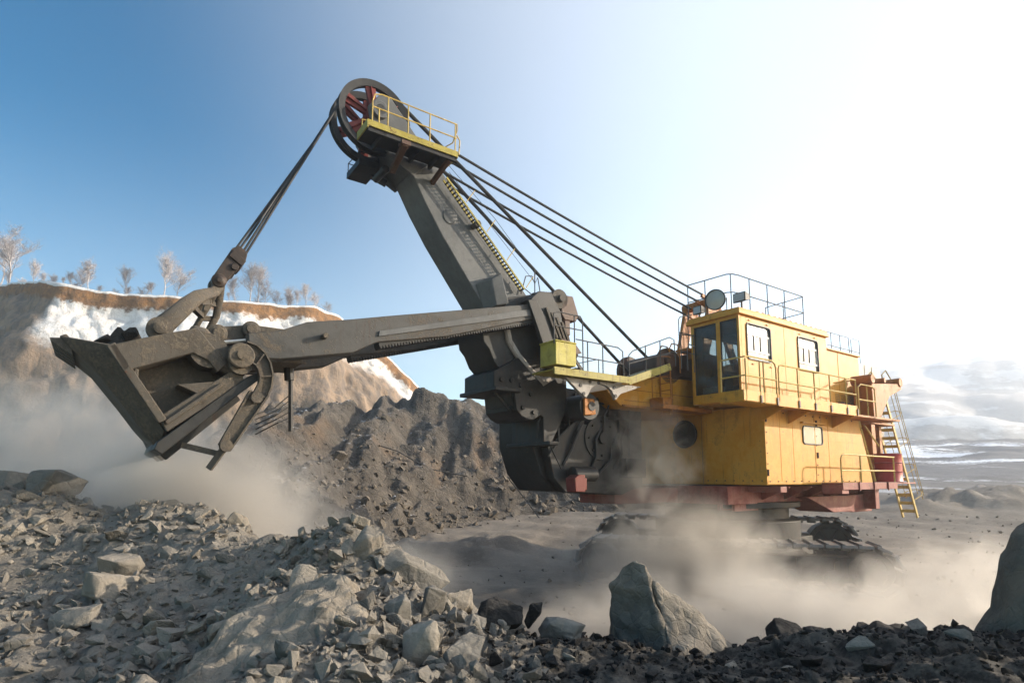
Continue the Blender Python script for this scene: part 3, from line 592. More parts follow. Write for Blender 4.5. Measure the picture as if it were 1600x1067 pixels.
railing('handrail', 'rust_yellow', walk, runs, .022)
b = MB()
for t in (.28, -.5, -1.6, -2.5, -3.4, -4.4, -5.05): b.box(t - .035, t + .035, 3.73, 3.76, 5.16, 5.36)
part(b, 'post_socket', 'brown_steel', walk)
# rear balcony beside the hoods
b = MB(); b.box(-8.2, -5.1, 3.0, 3.7, 5.14, 5.2); b.box(-8.2, -5.1, 2.3, 3.0, 5.285, 5.33); b.box(-6.5, -5.4, 2.0, 2.2, 5.5, 6.5)
bal = part(b, 'balcony', 'orange')
railing('handrail', 'rust_yellow', bal, [[(-5.3, 3.68, 5.2), (-5.3, 3.68, 6.1), (-5.5, 3.68, 6.2), (-6.3, 3.68, 6.2), (-6.45, 3.68, 6.1), (-6.45, 3.68, 5.2)], [(-5.3, 3.68, 5.7), (-6.45, 3.68, 5.7)], [(-5.9, 3.68, 5.2), (-5.9, 3.68, 6.2)]], .022)

# --- rear platform, red drum space, brackets, ladder
b = MB(); b.box(-9.35, -4.0, 3.004, 3.62, 3.0, 3.05); b.box(-7.75, -3.98, 3.62, 3.66, 2.84, 3.06); b.box(-9.4, -7.56, 1.96, 3.004, 3.0, 3.05); b.box(-4.4, -3.98, 3.02, 3.62, 2.72, 2.99)
for t in (-5, -6, -7): b.box(t - .03, t + .03, 3.665, 3.7, 2.8, 3.08)
plat = part(b, 'rear_platform', 'pink', bevel=.008)
railing('handrail', 'rust_yellow', plat, [[(-4.05, 3.6, 3.05), (-4.05, 3.6, 3.75), (-4.12, 3.6, 3.87), (-4.3, 3.6, 3.92), (-7.75, 3.6, 3.9)], [(-4.05, 3.6, 3.42), (-7.75, 3.6, 3.44)], [(-5.3, 3.6, 3.05), (-5.3, 3.6, 3.9)], [(-7.7, 3.6, 3.05), (-7.7, 3.6, 3.9)]], .026)
b = MB()
b.pipe([(-6.9, 3.1, 5.0), (-7.9, 3.1, 4.3)], .03, 6); b.pipe([(-6.7, 2.98, 5.28), (-7.7, 2.98, 3.1)], .05, 6); part(b, 'brace', 'rust_yellow', plat)
b = MB()
b.prism([(-7.9, 6.55), (-10.3, 6.75), (-10.4, 6.55), (-9.3, 6.2), (-8.3, 5.2), (-7.95, 5.15)], 2.35, 2.5); b.prism([(-7.9, 6.55), (-10.3, 6.75), (-10.4, 6.55), (-9.3, 6.2), (-8.3, 5.2), (-7.95, 5.15)], 2.85, 3.0)
b.box(-10.2, -7.95, 2.5, 2.85, 6.5, 6.58); b.box(-8.3, -8.0, 2.5, 2.85, 3.05, 6.5); b.box(-9.4, -9.2, 2.4, 2.6, 3.05, 6.3); b.box(-9.8, -7.9, 2.4, 2.9, 5.12, 5.2)
b.cyl((-7.95, 2.68, 6.72), (0, 1, 0), .17, .36, 16); b.cyl((-10.25, 2.68, 6.8), (0, 1, 0), .17, .36, 16); b.cyl((-8.9, 2.68, 6.75), (0, 1, 0), .1, .36, 12)
part(b, 'cable_gantry', 'orange', bevel=.012)
b = MB(); A0, A1 = Vector((-9.8, 2.62, 6.35)), Vector((-11.98, 2.62, 1.66)); off = Vector((.12, -.46, 0))
for o in (Vector((0, 0, 0)), off): b.bar(A0 + o, A1 + o, .05, .11, (1, 0, .3))
lad = part(b, 'ladder', 'rust_yellow')
for i in range(14):
    q = A0.lerp(A1, (i + 1.2) / 15); b = MB(); b.bar(q, q + off, .12, .03, (1, 0, 0)); part(b, 'rung', 'rust_yellow', lad)
b = MB(); out = Vector((-1.05, 0, .42))
for k in (.02, .2, .42, .64, .86):
    q = A0.lerp(A1, k); m = q + off * .5
    b.pipe([q, q + out * .5 + Vector((0, .12, 0)), q + out * .85, m + out * 1.02, q + off + out * .85, q + off + out * .5 - Vector((0, .12, 0)), q + off], .014, 5)
for o in (Vector((0, .1, 0)) + out * .55, out * .9, off * .5 + out * 1.02, off + out * .6): b.pipe([A0 + o, A0.lerp(A1, .9) + o], .012, 5)
b.pipe([A0, A0 + Vector((.1, 0, .75)), A0 + Vector((-.25, 0, .95)), A0 + Vector((-1.0, 0, .4))], .022, 6); b.pipe([A0 + off, A0 + off + Vector((.1, 0, .75)), A0 + off + Vector((-.25, 0, .95)), A0 + off + Vector((-1.0, 0, .4))], .022, 6)
part(b, 'safety_cage', 'rust_yellow', lad)
railing('hood_handrail', 'rail_grey', shovel, [[(-7.2, 1.5, 7.8), (-7.2, 1.5, 8.62), (-7.35, 1.5, 8.76), (-9.7, 1.5, 8.76), (-9.75, 1.5, 7.6)], [(-9.9, 1.5, 7.56), (-9.9, 1.5, 8.7), (-10.1, 1.5, 8.76), (-10.6, 1.5, 8.76), (-10.6, 1.5, 7.56)], [(-7.2, 1.5, 8.25), (-10.6, 1.5, 8.25)], [(-8.3, 1.5, 7.8), (-8.3, 1.5, 8.76)], [(-9.0, 1.5, 7.56), (-9.0, 1.5, 8.76)]], .016)

# --- front deck with the inclined stair, yellow cabinet, plate with bolt holes
b = MB(); b.box(3.15, 5.7, .9, 1.75, 5.76, 5.8); b.box(3.15, 5.72, 1.75, 1.8, 5.66, 5.84); b.bar((3.2, 1.77, 5.72), (1.5, 1.77, 6.3), .05, .2); b.bar((3.2, 1.35, 5.76), (1.5, 1.35, 6.34), .8, .04)
deck = part(b, 'front_deck', 'lemon', bevel=.006)
zt = lambda t: 6.58 if t > 3.2 else 6.55 + (3.2 - t) * .33
runs = [[(5.0, 1.77, 6.6), (3.55, 1.77, 6.58), (3.38, 1.77, 6.5), (3.35, 1.77, 5.8)], [(5.0, 1.77, 6.18), (3.35, 1.77, 6.16)], [(3.15, 1.77, 5.8), (3.15, 1.77, 6.42), (3.0, 1.77, 6.56), (1.5, 1.77, 7.14), (1.3, 1.77, 7.1), (1.25, 1.77, 6.35)], [(3.15, 1.77, 6.2), (1.3, 1.77, 6.76)],
        [(1.0, 1.77, 6.3), (1.0, 1.77, 7.3), (-.6, 1.3, 7.55)], [(.2, 1.6, 6.3), (.2, 1.6, 7.45)], [(1.0, 1.77, 6.8), (-.6, 1.3, 6.95)], [(.7, 1.75, 6.3), (.7, 1.75, 6.95), (.55, 1.72, 7.08), (.2, 1.65, 7.05)]]
runs += [[(t, 1.77, z), (t, 1.77, zt(t))] for t, z in ((4.62, 5.8), (4.1, 5.8), (2.5, 6.0), (1.9, 6.2))]
runs += [[(t, -1.3, z), (t, -1.3, z + .75)] for t, z in ((4.2, 5.8), (3.2, 5.8), (2.2, 6.1), (1.3, 6.3))] + [[(4.2, -1.3, 6.55), (3.2, -1.3, 6.55), (1.3, -1.3, 7.05)]]
runs += [[(5.7, 1.77, 6.4), (5.7, 1.77, 7.15), (5.55, 1.77, 7.2), (4.85, 1.77, 7.2), (4.78, 1.77, 7.1), (4.78, 1.77, 5.8)], [(5.7, 1.77, 6.85), (4.78, 1.77, 6.85)], [(5.05, 1.77, 6.4), (5.05, 1.77, 7.2)], [(4.7, 1.0, 5.8), (4.7, 1.0, 7.2)]]
railing('deck_handrail', 'rail_grey', deck, runs, .016)
b = MB(); b.box(5.03, 5.68, 1.2, 1.8, 5.9, 6.46); b.box(5.01, 5.7, 1.18, 1.815, 6.46, 6.5); part(b, 'tool_cabinet', 'lemon_box', deck, bevel=.015)
b = MB()
for s in (.95, 1.35): b.bar((4.95, s, 6.5), (4.3, s, 5.8), .04, .08)
for i in range(5): b.box(4.82 - i * .12, 4.98 - i * .12, .95, 1.35, 6.36 - i * .13, 6.39 - i * .13)
part(b, 'step_ladder', 'dark_steel', deck)
b = MB()
for s in (.9, 1.28):
    b.pipe([(.9, s, 5.0), (.9, s, 7.0), (.8, s, 7.15), (.55, s, 7.15), (.45, s, 7.0), (.45, s, 6.3)], .02, 6)
for i in range(9): b.pipe([(.9, .9, 5.1 + i * .22), (.9, 1.28, 5.1 + i * .22)], .014, 5)
for h in (5.5, 6.1, 6.7): b.pipe([(.9, .86, h), (1.1, .8, h), (1.35, .95, h), (1.35, 1.25, h), (1.1, 1.4, h), (.9, 1.32, h)], .014, 5)
part(b, 'access_ladder', 'orange', house)
b = MB(); b.box(-.9, 1.35, .864, 1.36, 5.18, 5.3); b.box(1.0, 1.35, .864, 1.36, 5.3, 5.5); part(b, 'landing', 'orange', house, bevel=.01)
poly = [(5.2, 5.66), (4.77, 5.34), (4.53, 5.2)] + [(3.99 + .47 * math.cos(R(a)), 5.2 + .4 * math.sin(R(a))) for a in (15, 40, 65, 90, 115, 140, 165)] + [(3.5, 5.22), (3.3, 5.4), (2.5, 5.66)]
b = MB(); b.prism(poly, 1.5, 1.6); bp = part(b, 'bearing_plate', 'mast_grey', bevel=.008)
b = MB()
for t, h in ((4.72, 5.5), (4.4, 5.62), (4.1, 5.62), (3.55, 5.55), (4.62, 5.3), (3.5, 5.33)): b.cyl((t, 1.605, h), (0, 1, 0), .045, .012, 14)
part(b, 'bolt_hole', 'black', bp)
b = MB(); b.cyl((4.05, .7, 5.05), (0, 1, 0), .34, .5, 28); b.cyl((4.05, .8, 5.05), (0, 1, 0), .12, .5, 16); part(b, 'hoist_gear', 'dark_steel')
b = MB(); b.prism([(4.3, 5.25), (3.95, 5.25), (3.9, 4.85), (4.3, 4.8)], 1.21, 1.28); part(b, 'gear_guard', 'orange', bevel=.02)

# --- boom foot, lower boom and crowd housing
b = MB()
b.prism([(6.72, 5.79), (6.72, 5.35), (6.11, 5.34), (6.05, 4.89), (5.9, 4.74), (5.7, 4.66), (5.5, 4.66), (5.3, 4.78), (5.2, 4.75), (5.2, 4.1), (4.95, 4.05), (4.4, 5.0), (4.4, 6.2), (6.0, 6.2)], -.7, .7)
b.prism([(5.2, 5.74), (5.18, 4.05), (4.9, 3.3), (4.5, 2.85), (2.0, 2.7), (1.0, 2.94), (1.0, 5.6), (2.4, 5.6)], -1.35, .2)
b.prism([(4.9, 4.0), (4.7, 3.2), (4.3, 2.83), (2.2, 2.72), (1.6, 2.94), (2.6, 4.6), (4.0, 4.7)], .2, .5)
b.bar((6.55, .45, 5.34), (6.0, .45, 4.8), .05, .08); b.box(6.0, 6.78, -.85, .85, 5.3, 5.4)
b.box(4.95, 5.25, -.9, 1.0, 4.02, 4.12); b.bar((5.2, .9, 4.1), (4.85, 1.0, 3.4), .04, .04)
foot = part(b, 'boom_foot', 'black', bevel=.02)  # foot and its fittings coloured black to hold the shade around them
rf = random.Random(4)
b = MB()
for t in np.linspace(1.6, 5.0, 9): b.box(t - .025, t + .025, .2, .3, 3.0 if t < 4.2 else 4.2, 5.55)
for z in (4.9, 5.3): b.box(1.1, 5.15, .2, .32, z, z + .05)
for t, h in ((6.5, 5.6), (6.2, 5.6), (5.9, 5.5), (5.6, 5.3), (5.5, 4.85), (5.85, 4.95)): b.cyl((t, .7, h), (0, 1, 0), .06, .04, 12)
part(b, 'stiffener', 'black', foot, bevel=.006)
b = MB()
for i in range(9):
    t = 2.0 + .33 * i; z = rf.uniform(4.4, 5.5); b.pipe([(t, .5, z), (t + .3, .6, z - .35), (t + rf.uniform(.2, .7), .58, z - .8), (t + rf.uniform(.3, .9), .5, z - 1.2)], rf.uniform(.025, .05), 6)
part(b, 'hydraulic_hose', 'black', foot)
b = MB(); b.cyl((3.0, .4, 4.3), (0, 1, 0), .62, .14, 32); b.cyl((3.0, .5, 4.3), (0, 1, 0), .16, .14, 18)
for a in range(8): b.cyl((3.0 + .48 * math.cos(a * .785), .55, 4.3 + .48 * math.sin(a * .785)), (0, 1, 0), .035, .03, 8)
part(b, 'gear_case', 'black', foot, bevel=.01)
b = MB(); b.box(1.5, 2.3, .3, .8, 3.2, 3.75); part(b, 'pump_box', 'black', foot, bevel=.03)
b = MB(); b.cyl((3.9, .75, 3.3), (1, 0, 0), .2, .4, 18); part(b, 'air_tank', 'black', foot, bevel=.03)
b = MB(); b.prism([(7.08, 7.25), (6.95, 6.5), (6.8, 6.34), (6.65, 6.04), (6.42, 5.83), (6.22, 5.55), (6.1, 5.0), (4.7, 5.0), (4.62, 5.9), (4.64, 6.6), (5.1, 7.4), (5.5, 7.95), (6.2, 7.75)], -.6, .6); low = part(b, 'lower_boom', 'dark_steel', bevel=.02)
b = MB(); b.pipe([(6.3, .62, 6.95), (6.22, .63, 6.6), (5.95, .64, 6.25), (5.6, .64, 5.95), (5.2, .64, 5.65)], .09, 10); b.prism([(5.35, 5.75), (4.75, 6.15), (4.66, 6.05), (4.66, 5.85), (5.2, 5.55)], .6, .72); part(b, 'lubrication_pipe', 'mast_grey', low)
b = MB(); b.prism([(5.3, 5.86), (4.7, 6.28), (4.64, 6.22), (4.64, 6.05), (4.8, 6.05), (5.2, 5.78)], .72, .82); part(b, 'guard_plate', 'brown_steel', low, bevel=.01)
# saddle block and crowd drive
b = MB(); b.prism([(6.02, 7.58), (5.75, 7.64), (5.5, 7.25), (5.25, 6.7), (5.0, 6.2), (5.12, 6.1), (5.5, 6.4), (5.78, 7.05)], 1.08, 1.16); b.prism([(5.85, 7.66), (5.6, 7.9), (5.2, 7.95), (4.9, 7.5), (4.75, 6.9), (4.95, 6.3), (5.2, 6.6), (5.5, 7.3)], .62, 1.06)
sad = part(b, 'saddle_block', 'dark_steel', bevel=.015)
b = MB()
for k in range(4): t = 5.4 - k * .17; b.bar((t, 1.1, 7.5 - k * .1), (t - .35, 1.1, 6.75 - k * .1), .05, .06)
b.pipe([(5.65, .9, 7.78), (5.0, .9, 7.9), (4.75, .9, 7.75)], .11, 12); b.cyl((4.85, .75, 7.85), (0, 1, 0), .26, .25, 20); b.cyl((4.85, .75, 7.85), (0, 1, 0), .1, .36, 12)
part(b, 'crowd_shaft', 'mud_steel', sad)
b = MB(); b.prism([(4.78, 7.98), (4.4, 8.0), (4.2, 7.5), (4.3, 7.32), (4.7, 7.3), (4.82, 7.45)], .3, 1.0); b.box(4.55, 4.75, .25, 1.05, 6.9, 7.3); b.prism([(5.0, 7.1), (4.5, 6.95), (4.4, 6.5), (4.75, 6.3), (5.1, 6.6)], .5, .95)
part(b, 'crowd_motor', 'brown_steel', sad, bevel=.03)
b = MB()
for k in range(26): a = random.random(); b.pipe([(4.9 - a * .5, .9 + random.random() * .2, 7.0 - random.random() * .7), (4.6 - a * .3, 1.05, 6.7 - random.random() * .4), (4.3 + random.random() * .3, 1.0, 6.3)], .018, 5)
b.prism([(4.95, 6.75), (4.5, 6.7), (4.25, 6.45), (4.9, 6.3)], .7, 1.15); part(b, 'hose_bundle', 'brown_steel', sad)
railing('guard_rail', 'rail_grey', sad, [[(5.75, .5, 7.95), (5.6, .5, 8.45), (5.4, .5, 8.5), (5.3, .5, 8.3), (5.2, .5, 8.5), (5.1, .5, 8.0)], [(5.9, .3, 8.0), (5.5, .3, 8.2), (5.2, .3, 8.05)], [(5.3, .5, 8.0), (5.3, .5, 8.7)]], .015)

# --- boom
b = MB(); b.prism([(9.3, 10.8), (8.87, 10.28), (8.52, 9.66), (8.07, 8.98), (6.9, 7.46), (6.5, 6.95), (5.3, 7.55), (5.55, 7.98), (6.85, 9.29), (8.0, 10.49), (8.18, 10.68), (8.53, 10.92)], -.45, .45)
boom = part(b, 'boom', 'boom_grey', bevel=.025)
b = MB(); hp = [(10.0, 11.5), (9.72, 11.9), (9.45, 11.88), (8.75, 11.12), (8.35, 10.72), (8.87, 10.2), (9.4, 10.45), (9.9, 11.05)]
b.prism(hp, .44, .52); b.prism(hp, -.52, -.44); b.cyl((9.74, 0, 11.46), (0, 1, 0), .13, .62, 20); b.cyl((9.74, .56, 11.46), (0, 1, 0), .2, .06, 20)
b.prism([(9.5, 10.75), (8.9, 10.3), (8.5, 10.9), (8.8, 11.05)], -.44, .44)
part(b, 'boom_head', 'boom_grey', boom, bevel=.012)
b = MB(); b.lathe((7.85, .45, 9.5), (0, 1, 0), [(.19, -.01), (.19, .02), (.16, .03), (.02, .03)], 32); part(b, 'manhole_cover', 'boom_grey', boom)
b = MB(); b.cyl((7.2, .55, 9.4), (0, 1, 0), .07, .12, 14); b.cyl((7.2, .68, 9.4), (0, 1, 0), .09, .03, 14); part(b, 'pin', 'mud_steel', boom)
b = MB(); b.add([(7.12, .45, 7.95), (6.6, .45, 8.25), (6.3, .45, 7.5), (6.85, .45, 7.3), (6.85, .78, 8.05), (6.6, .85, 8.22), (6.38, .85, 7.5), (6.7, .78, 7.4)], [(0, 1, 2, 3), (4, 5, 6, 7), (0, 1, 5, 4), (1, 2, 6, 5), (2, 3, 7, 6), (3, 0, 4, 7)]); part(b, 'saddle_guide', 'boom_grey', boom, bevel=.02)
b = MB(); b.box(9.45, 9.95, -.95, -.1, 10.42, 10.58); b.bar((9.5, -.5, 10.45), (9.15, -.4, 10.3), .2, .1); b.cyl((9.5, .1, 10.22), (0, 1, 0), .09, .3, 14)
lw = part(b, 'lower_platform', 'black', boom, bevel=.01)
railing('platform_handrail', 'black', boom, [[(9.93, -.12, 10.58), (9.93, -.12, 10.8), (9.88, -.12, 10.88), (9.8, -.3, 10.9)], [(9.47, -.12, 10.58), (9.47, -.12, 10.85)], [(9.93, -.12, 10.75), (9.93, -.9, 10.8), (9.93, -.9, 10.58)], [(9.93, -.9, 10.8), (9.47, -.9, 10.8), (9.47, -.9, 10.58)], [(9.93, -.12, 10.75), (9.47, -.12, 10.75)]], .012)
for sy in (.22, -.32):
    Rw = .86; b = MB(); b.lathe((9.74, sy, 11.46), (0, 1, 0), [(Rw - .15, -.06), (Rw, -.09), (Rw, -.06), (Rw - .07, 0), (Rw, .06), (Rw, .09), (Rw - .15, .06)], 64, True)
    wh = part(b, 'sheave', 'black')
    for k in range(6):
        a = R(k * 60 + 20 + (14 if sy < 0 else 0)); ca, sa = math.cos(a), math.sin(a)
        def sp(r, d, y): return (9.74 + r * ca - d * sa, y, 11.46 + r * sa + d * ca)
        b = MB(); b.add([sp(.12, -.07, sy - .05), sp(Rw - .14, -.13, sy - .03), sp(Rw - .14, .13, sy - .03), sp(.12, .07, sy - .05), sp(.12, -.07, sy + .05), sp(Rw - .14, -.13, sy + .03), sp(Rw - .14, .13, sy + .03), sp(.12, .07, sy + .05)], [(0, 1, 2, 3), (4, 5, 6, 7), (0, 1, 5, 4), (1, 2, 6, 5), (2, 3, 7, 6), (3, 0, 4, 7)])
        b.bar(sp(.12, 0, sy + .075), sp(Rw - .16, 0, sy + .06), .03, .05, (0, 1, 0)); part(b, 'spoke', 'redwheel', wh, bevel=.01)
    b = MB(); b.lathe((9.74, sy, 11.46), (0, 1, 0), [(.22, -.14), (.22, .14)], 20); part(b, 'hub', 'redwheel', wh, bevel=.02)
# platform beside the sheaves
b = MB(); b.box(8.16, 10.28, 1.28, 1.31, 10.52, 10.66); b.box(8.13, 8.16, .56, 1.31, 10.5, 10.66); b.box(10.28, 10.31, .7, 1.31, 10.48, 10.66)
hd = part(b, 'head_platform', 'lemon', bevel=.006)
b = MB(); b.box(8.16, 10.28, .56, 1.28, 10.56, 10.6)
for t in (8.5, 9.0, 9.9): b.box(t - .03, t + .03, .56, 1.27, 10.44, 10.56)
b.box(8.17, 10.27, 1.2, 1.27, 10.43, 10.56); part(b, 'deck_plate', 'black', hd)  # deck coloured black so the shade under the platform sits in the paint
b = MB(); b.bar((9.42, 1.25, 10.44), (9.35, .4, 10.2), .13, .13); b.bar((8.3, 1.2, 10.46), (8.35, .45, 10.2), .09, .12); b.box(9.3, 9.52, 1.1, 1.29, 10.4, 10.5); part(b, 'support_arm', 'brown_steel', hd, bevel=.01)
runs = [[(10.2, 1.29, 10.66), (10.2, 1.29, 11.1), (10.15, 1.29, 11.27), (10.0, 1.29, 11.32), (8.16, 1.29, 11.32)], [(10.2, 1.29, 10.98), (8.16, 1.29, 10.98)]]
runs += [[(t, 1.29, 10.62), (t, 1.29, 11.32)] for t in (9.85, 9.38, 8.85, 8.2)] + [[(8.16, 1.29, 11.32), (8.05, 1.1, 11.3), (8.05, .9, 11.1), (8.2, .75, 11.0), (8.2, .75, 10.6)], [(8.1, 1.29, 10.6), (8.08, 1.29, 10.95), (8.16, 1.29, 11.05)], [(10.2, .7, 10.66), (10.2, .7, 11.0), (9.8, .7, 11.05), (9.7, .7, 10.66)], [(10.05, 1.29, 10.62), (10.05, 1.29, 10.98)]]
railing('platform_handrail', 'rust_yellow', hd, runs, .015)
# ladder up the back of the boom
b = MB()
for s in (.56, .72): b.bar((8.1, s, 10.3), (5.8, s, 8.0), .03, .045)
bl = part(b, 'boom_ladder', 'lemon', boom)
b = MB()
for i in range(34): t = 8.05 - i * .067; b.box(t - .014, t + .014, .56, .72, t + 2.14, t + 2.17)
part(b, 'ladder_tread', 'black', bl)
runs = [[(7.95, .74, 10.6), (7.9, .74, 10.3)], [(8.16, .74, 10.5), (7.0, .74, 9.85), (5.55, .74, 8.5)], [(8.16, .74, 10.5), (5.62, .74, 8.2)]]
for t in (7.55, 6.95, 6.35, 5.75): runs.append([(t, .72, t + 2.3), (t - .22, .74, t + 2.64)])
railing('ladder_rail', 'rust_yellow', boom, [[(t, s, h) for t, s, h in r_] for r_ in runs[3:]], .012)
railing('rail_wire', 'rope', boom, [[(8.05, .74, 10.6), (6.75, .74, 9.65), (5.45, .74, 8.45)], [(8.05, .74, 10.45), (5.5, .74, 8.25)]], .006)

# --- ropes
def rope(name, p, q, r, sag=0., n=10):
    p, q = Vector(p), Vector(q); b = MB(); b.pipe([p.lerp(q, i / n) - Vector((0, 0, sag * 4 * (i / n) * (1 - i / n))) for i in range(n + 1)], r, 8); return part(b, name, 'rope')
for i, (s0, s1, dz) in enumerate(((.42, .62, .0), (.2, .4, -.17), (-.06, .18, -.36), (-.3, -.05, -.52))):
    rope('suspension_rope', (7.6 + (0 if i < 2 else .18), s0, 11.17 + dz * .75), (-1.95 + (.35 if i > 1 else 0), s1, 9.22 + dz * .95), .034, .06)
    rope('stay_rope', (8.35, s0 * .9, 11.1 + dz * .3), (7.6 + (0 if i < 2 else .18), s0, 11.17 + dz * .75), .03)
rope('hoist_rope', (9.1, .24, 12.02), (.52, .25, 6.79), .048, .0); rope('hoist_rope', (9.0, -.25, 11.95), (1.03, -.25, 6.48), .048, .0)
for s, ds, dt, dh in ((.26, -.09, -.03, .1), (.18, -.035, .03, .0), (-.28, .035, -.02, .02), (-.36, .09, .04, -.1)):
    rope('hoist_rope', (10.53 + dt, s, 11.52 + dh), (12.36 + ds, .02, 7.74 + ds * .4), .024)
b = MB(); b.cyl((.4, 0, 6.6), (0, 1, 0), .42, .75, 32)
for s in (-.8, .8): b.cyl((.4, s, 6.6), (0, 1, 0), .55, .05, 32)
part(b, 'hoist_drum', 'brown_steel')
b = MB(); b.box(-2.3, -1.3, -.3, .85, 6.6, 7.2); b.prism([(-1.2, 6.6), (-1.9, 9.1), (-2.1, 9.25), (-2.4, 9.2), (-3.6, 6.6), (-3.3, 6.6), (-2.3, 8.6), (-1.5, 6.6)], .6, .72); b.prism([(-1.2, 6.6), (-1.9, 9.1), (-2.1, 9.25), (-2.4, 9.2), (-3.6, 6.6), (-3.3, 6.6), (-2.3, 8.6), (-1.5, 6.6)], -.35, -.23); b.cyl((-2.0, .2, 9.05), (0, 1, 0), .16, .6, 16)
for s, z in ((.62, 9.2), (.4, 9.05), (.18, 8.88), (-.05, 8.73)): b.bar((-1.6, s, z + .04), (-2.1, s, z - .08), .09, .12)
part(b, 'rope_mast', 'orange', bevel=.01)
b = MB(); b.prism([(.3, 6.3), (.1, 6.9), (-.6, 7.1), (-.95, 6.8), (-.95, 6.3)], .3, .85); b.cyl((.9, 1.1, 6.62), (0, 1, 0), .22, .25, 16); b.box(1.15, 1.5, .9, 1.3, 6.35, 6.7); part(b, 'hoist_motor', 'brown_steel', bevel=.03)

# --- dipper stick: two beams with racks either side of the boom
prof_ = [(12.35, 5.84), (11.79, 5.97), (11.3, 6.21), (10.48, 6.39), (9.44, 6.65), (8.2, 6.95), (5.45, 7.62), (5.45, 7.26), (8.19, 6.37), (9.85, 6.01), (10.36, 5.72), (10.78, 5.63), (11.77, 5.42), (12.3, 5.38)]
for sgn in (1, -1):
    y0, y1 = sorted((sgn * .67, sgn * 1.05)); b = MB(); b.prism(prof_, y0, y1); bm_ = part(b, 'stick_beam', 'stick', bevel=.02)
    b = MB(); yo = sgn * 1.065; b.prism([(9.85, 6.12), (9.83, 6.24), (5.8, 7.40), (5.78, 7.24)], yo - .025, yo + .025)
    part(b, 'wear_strip', 'boom_grey', bm_, bevel=.006)
    b = MB(); n = 64; a0, a1 = Vector((9.8, 6.0)), Vector((5.5, 7.22)); top = [a0.lerp(a1, i / n) for i in range(n + 1)]; dn = Vector((-.272, -.962)); poly = [tuple(a0 + Vector((.0, .03))), tuple(a1 + Vector((0, .03)))]
    for i in range(n, 0, -1):
        p1, p0 = top[i], top[i - 1]; poly += [tuple(p1 + dn * .05), tuple(p1.lerp(p0, .3) + dn * .115), tuple(p1.lerp(p0, .65) + dn * .115), tuple(p1.lerp(p0, .95) + dn * .05)]
    b.prism(poly, *sorted((sgn * .7, sgn * .98))); part(b, 'gear_rack', 'dark_steel', bm_)
    b = MB(); b.cyl((10.98, sgn * 1.11, 5.95), (0, 1, 0), .055, .13, 16); part(b, 'lug', 'mud_steel', bm_)
b = MB(); b.box(11.25, 12.2, -.66, .66, 5.45, 5.95); b.prism([(12.75, 5.98), (12.2, 6.1), (11.5, 6.1), (11.3, 5.8), (12.4, 5.7), (12.9, 5.6)], .5, .66); b.prism([(12.75, 5.98), (12.2, 6.1), (11.5, 6.1), (11.3, 5.8), (12.4, 5.7), (12.9, 5.6)], -.66, -.5)
for t, h in ((12.8, 5.83), (12.24, 5.98), (12.78, 5.53)):
    b.lathe((t, .72, h), (0, 1, 0), [(.16, -.12), (.16, .06), (.1, .08), (.1, .12)], 20); b.cyl((t, 0, h), (0, 1, 0), .07, .66, 12)
stk = part(b, 'stick_yoke', 'mud_steel', bevel=.012)
b = MB(); b.pipe([(12.72, .8, 5.66), (12.2, .8, 5.78)], .035, 10); part(b, 'pitch_rod', 'bright', stk)
b = MB(); b.pipe([(11.35, 0, 5.5), (11.32, 0, 5.2)], .1, 8); b.pipe([(11.3, 0, 5.25), (11.26, .02, 4.15)], .045, 8); part(b, 'hanger', 'black', stk)
b = MB()
for k in range(5): b.pipe([(11.3, 0, 4.9 - k * .12), (11.6, .1 * k, 4.6 - k * .08), (11.95, .1, 4.45 - k * .1)], .012, 5)
part(b, 'trip_chain', 'black', stk)

# --- bucket
bs = 1.2
FS = .78; FRONT_O = [(15.08, 5.45), (14.9, 5.24), (14.64, 5.02), (14.2, 4.45), (13.95, 4.1), (13.8, 3.92), (13.6, 3.76)]
sidep_ = [(15.15, 5.3), (15.0, 5.02), (14.56, 4.74), (14.25, 4.3), (13.83, 3.75), (13.67, 3.7), (12.37, 4.96), (12.74, 5.15), (13.2, 5.72), (13.74, 5.55), (14.4, 5.3), (14.95, 5.27)]
b = MB()
for sg in (1, -1):
    q_ = [(14.42, 5.32), (14.3, 5.12), (14.14, 4.88), (13.98, 4.65), (13.82, 4.4), (13.68, 4.15), (13.58, 3.95)]; m_ = len(q_)
    vs_ = [(t, sg * FS, h) for t, h in FRONT_O] + [(t, sg * bs, h) for t, h in q_] + [(t - .05, sg * (FS - .1), h + .02) for t, h in FRONT_O] + [(t - .05, sg * (bs - .1), h + .02) for t, h in q_]
    fs_ = [(0, m_, 3 * m_, 2 * m_), (m_ - 1, 2 * m_ - 1, 4 * m_ - 1, 3 * m_ - 1)]
    for a in range(m_ - 1): fs_ += [(a, a + 1, m_ + a + 1, m_ + a), (2 * m_ + a, 3 * m_ + a, 3 * m_ + a + 1, 2 * m_ + a + 1), (a, 2 * m_ + a, 2 * m_ + a + 1, a + 1), (m_ + a, m_ + a + 1, 3 * m_ + a + 1, 3 * m_ + a)]
    b.add(vs_, fs_)
    b.prism([(14.5, 5.3), (13.68, 3.72), (12.37, 4.96), (12.74, 5.15), (13.2, 5.68), (13.74, 5.5)], *sorted((sg * (bs - .42), sg * (bs - .36))))
front = FRONT_O
inner = [(t - .09, h + .05) for t, h in FRONT_O]
b.prism(front + inner[::-1], -FS, FS)
b.prism([(12.37, 4.96), (12.74, 5.15), (13.2, 5.72), (13.28, 5.62), (12.85, 5.08), (12.5, 4.9)], -bs + .08, bs - .08)
bucket = part(b, 'bucket', 'mud_steel', bevel=.02)
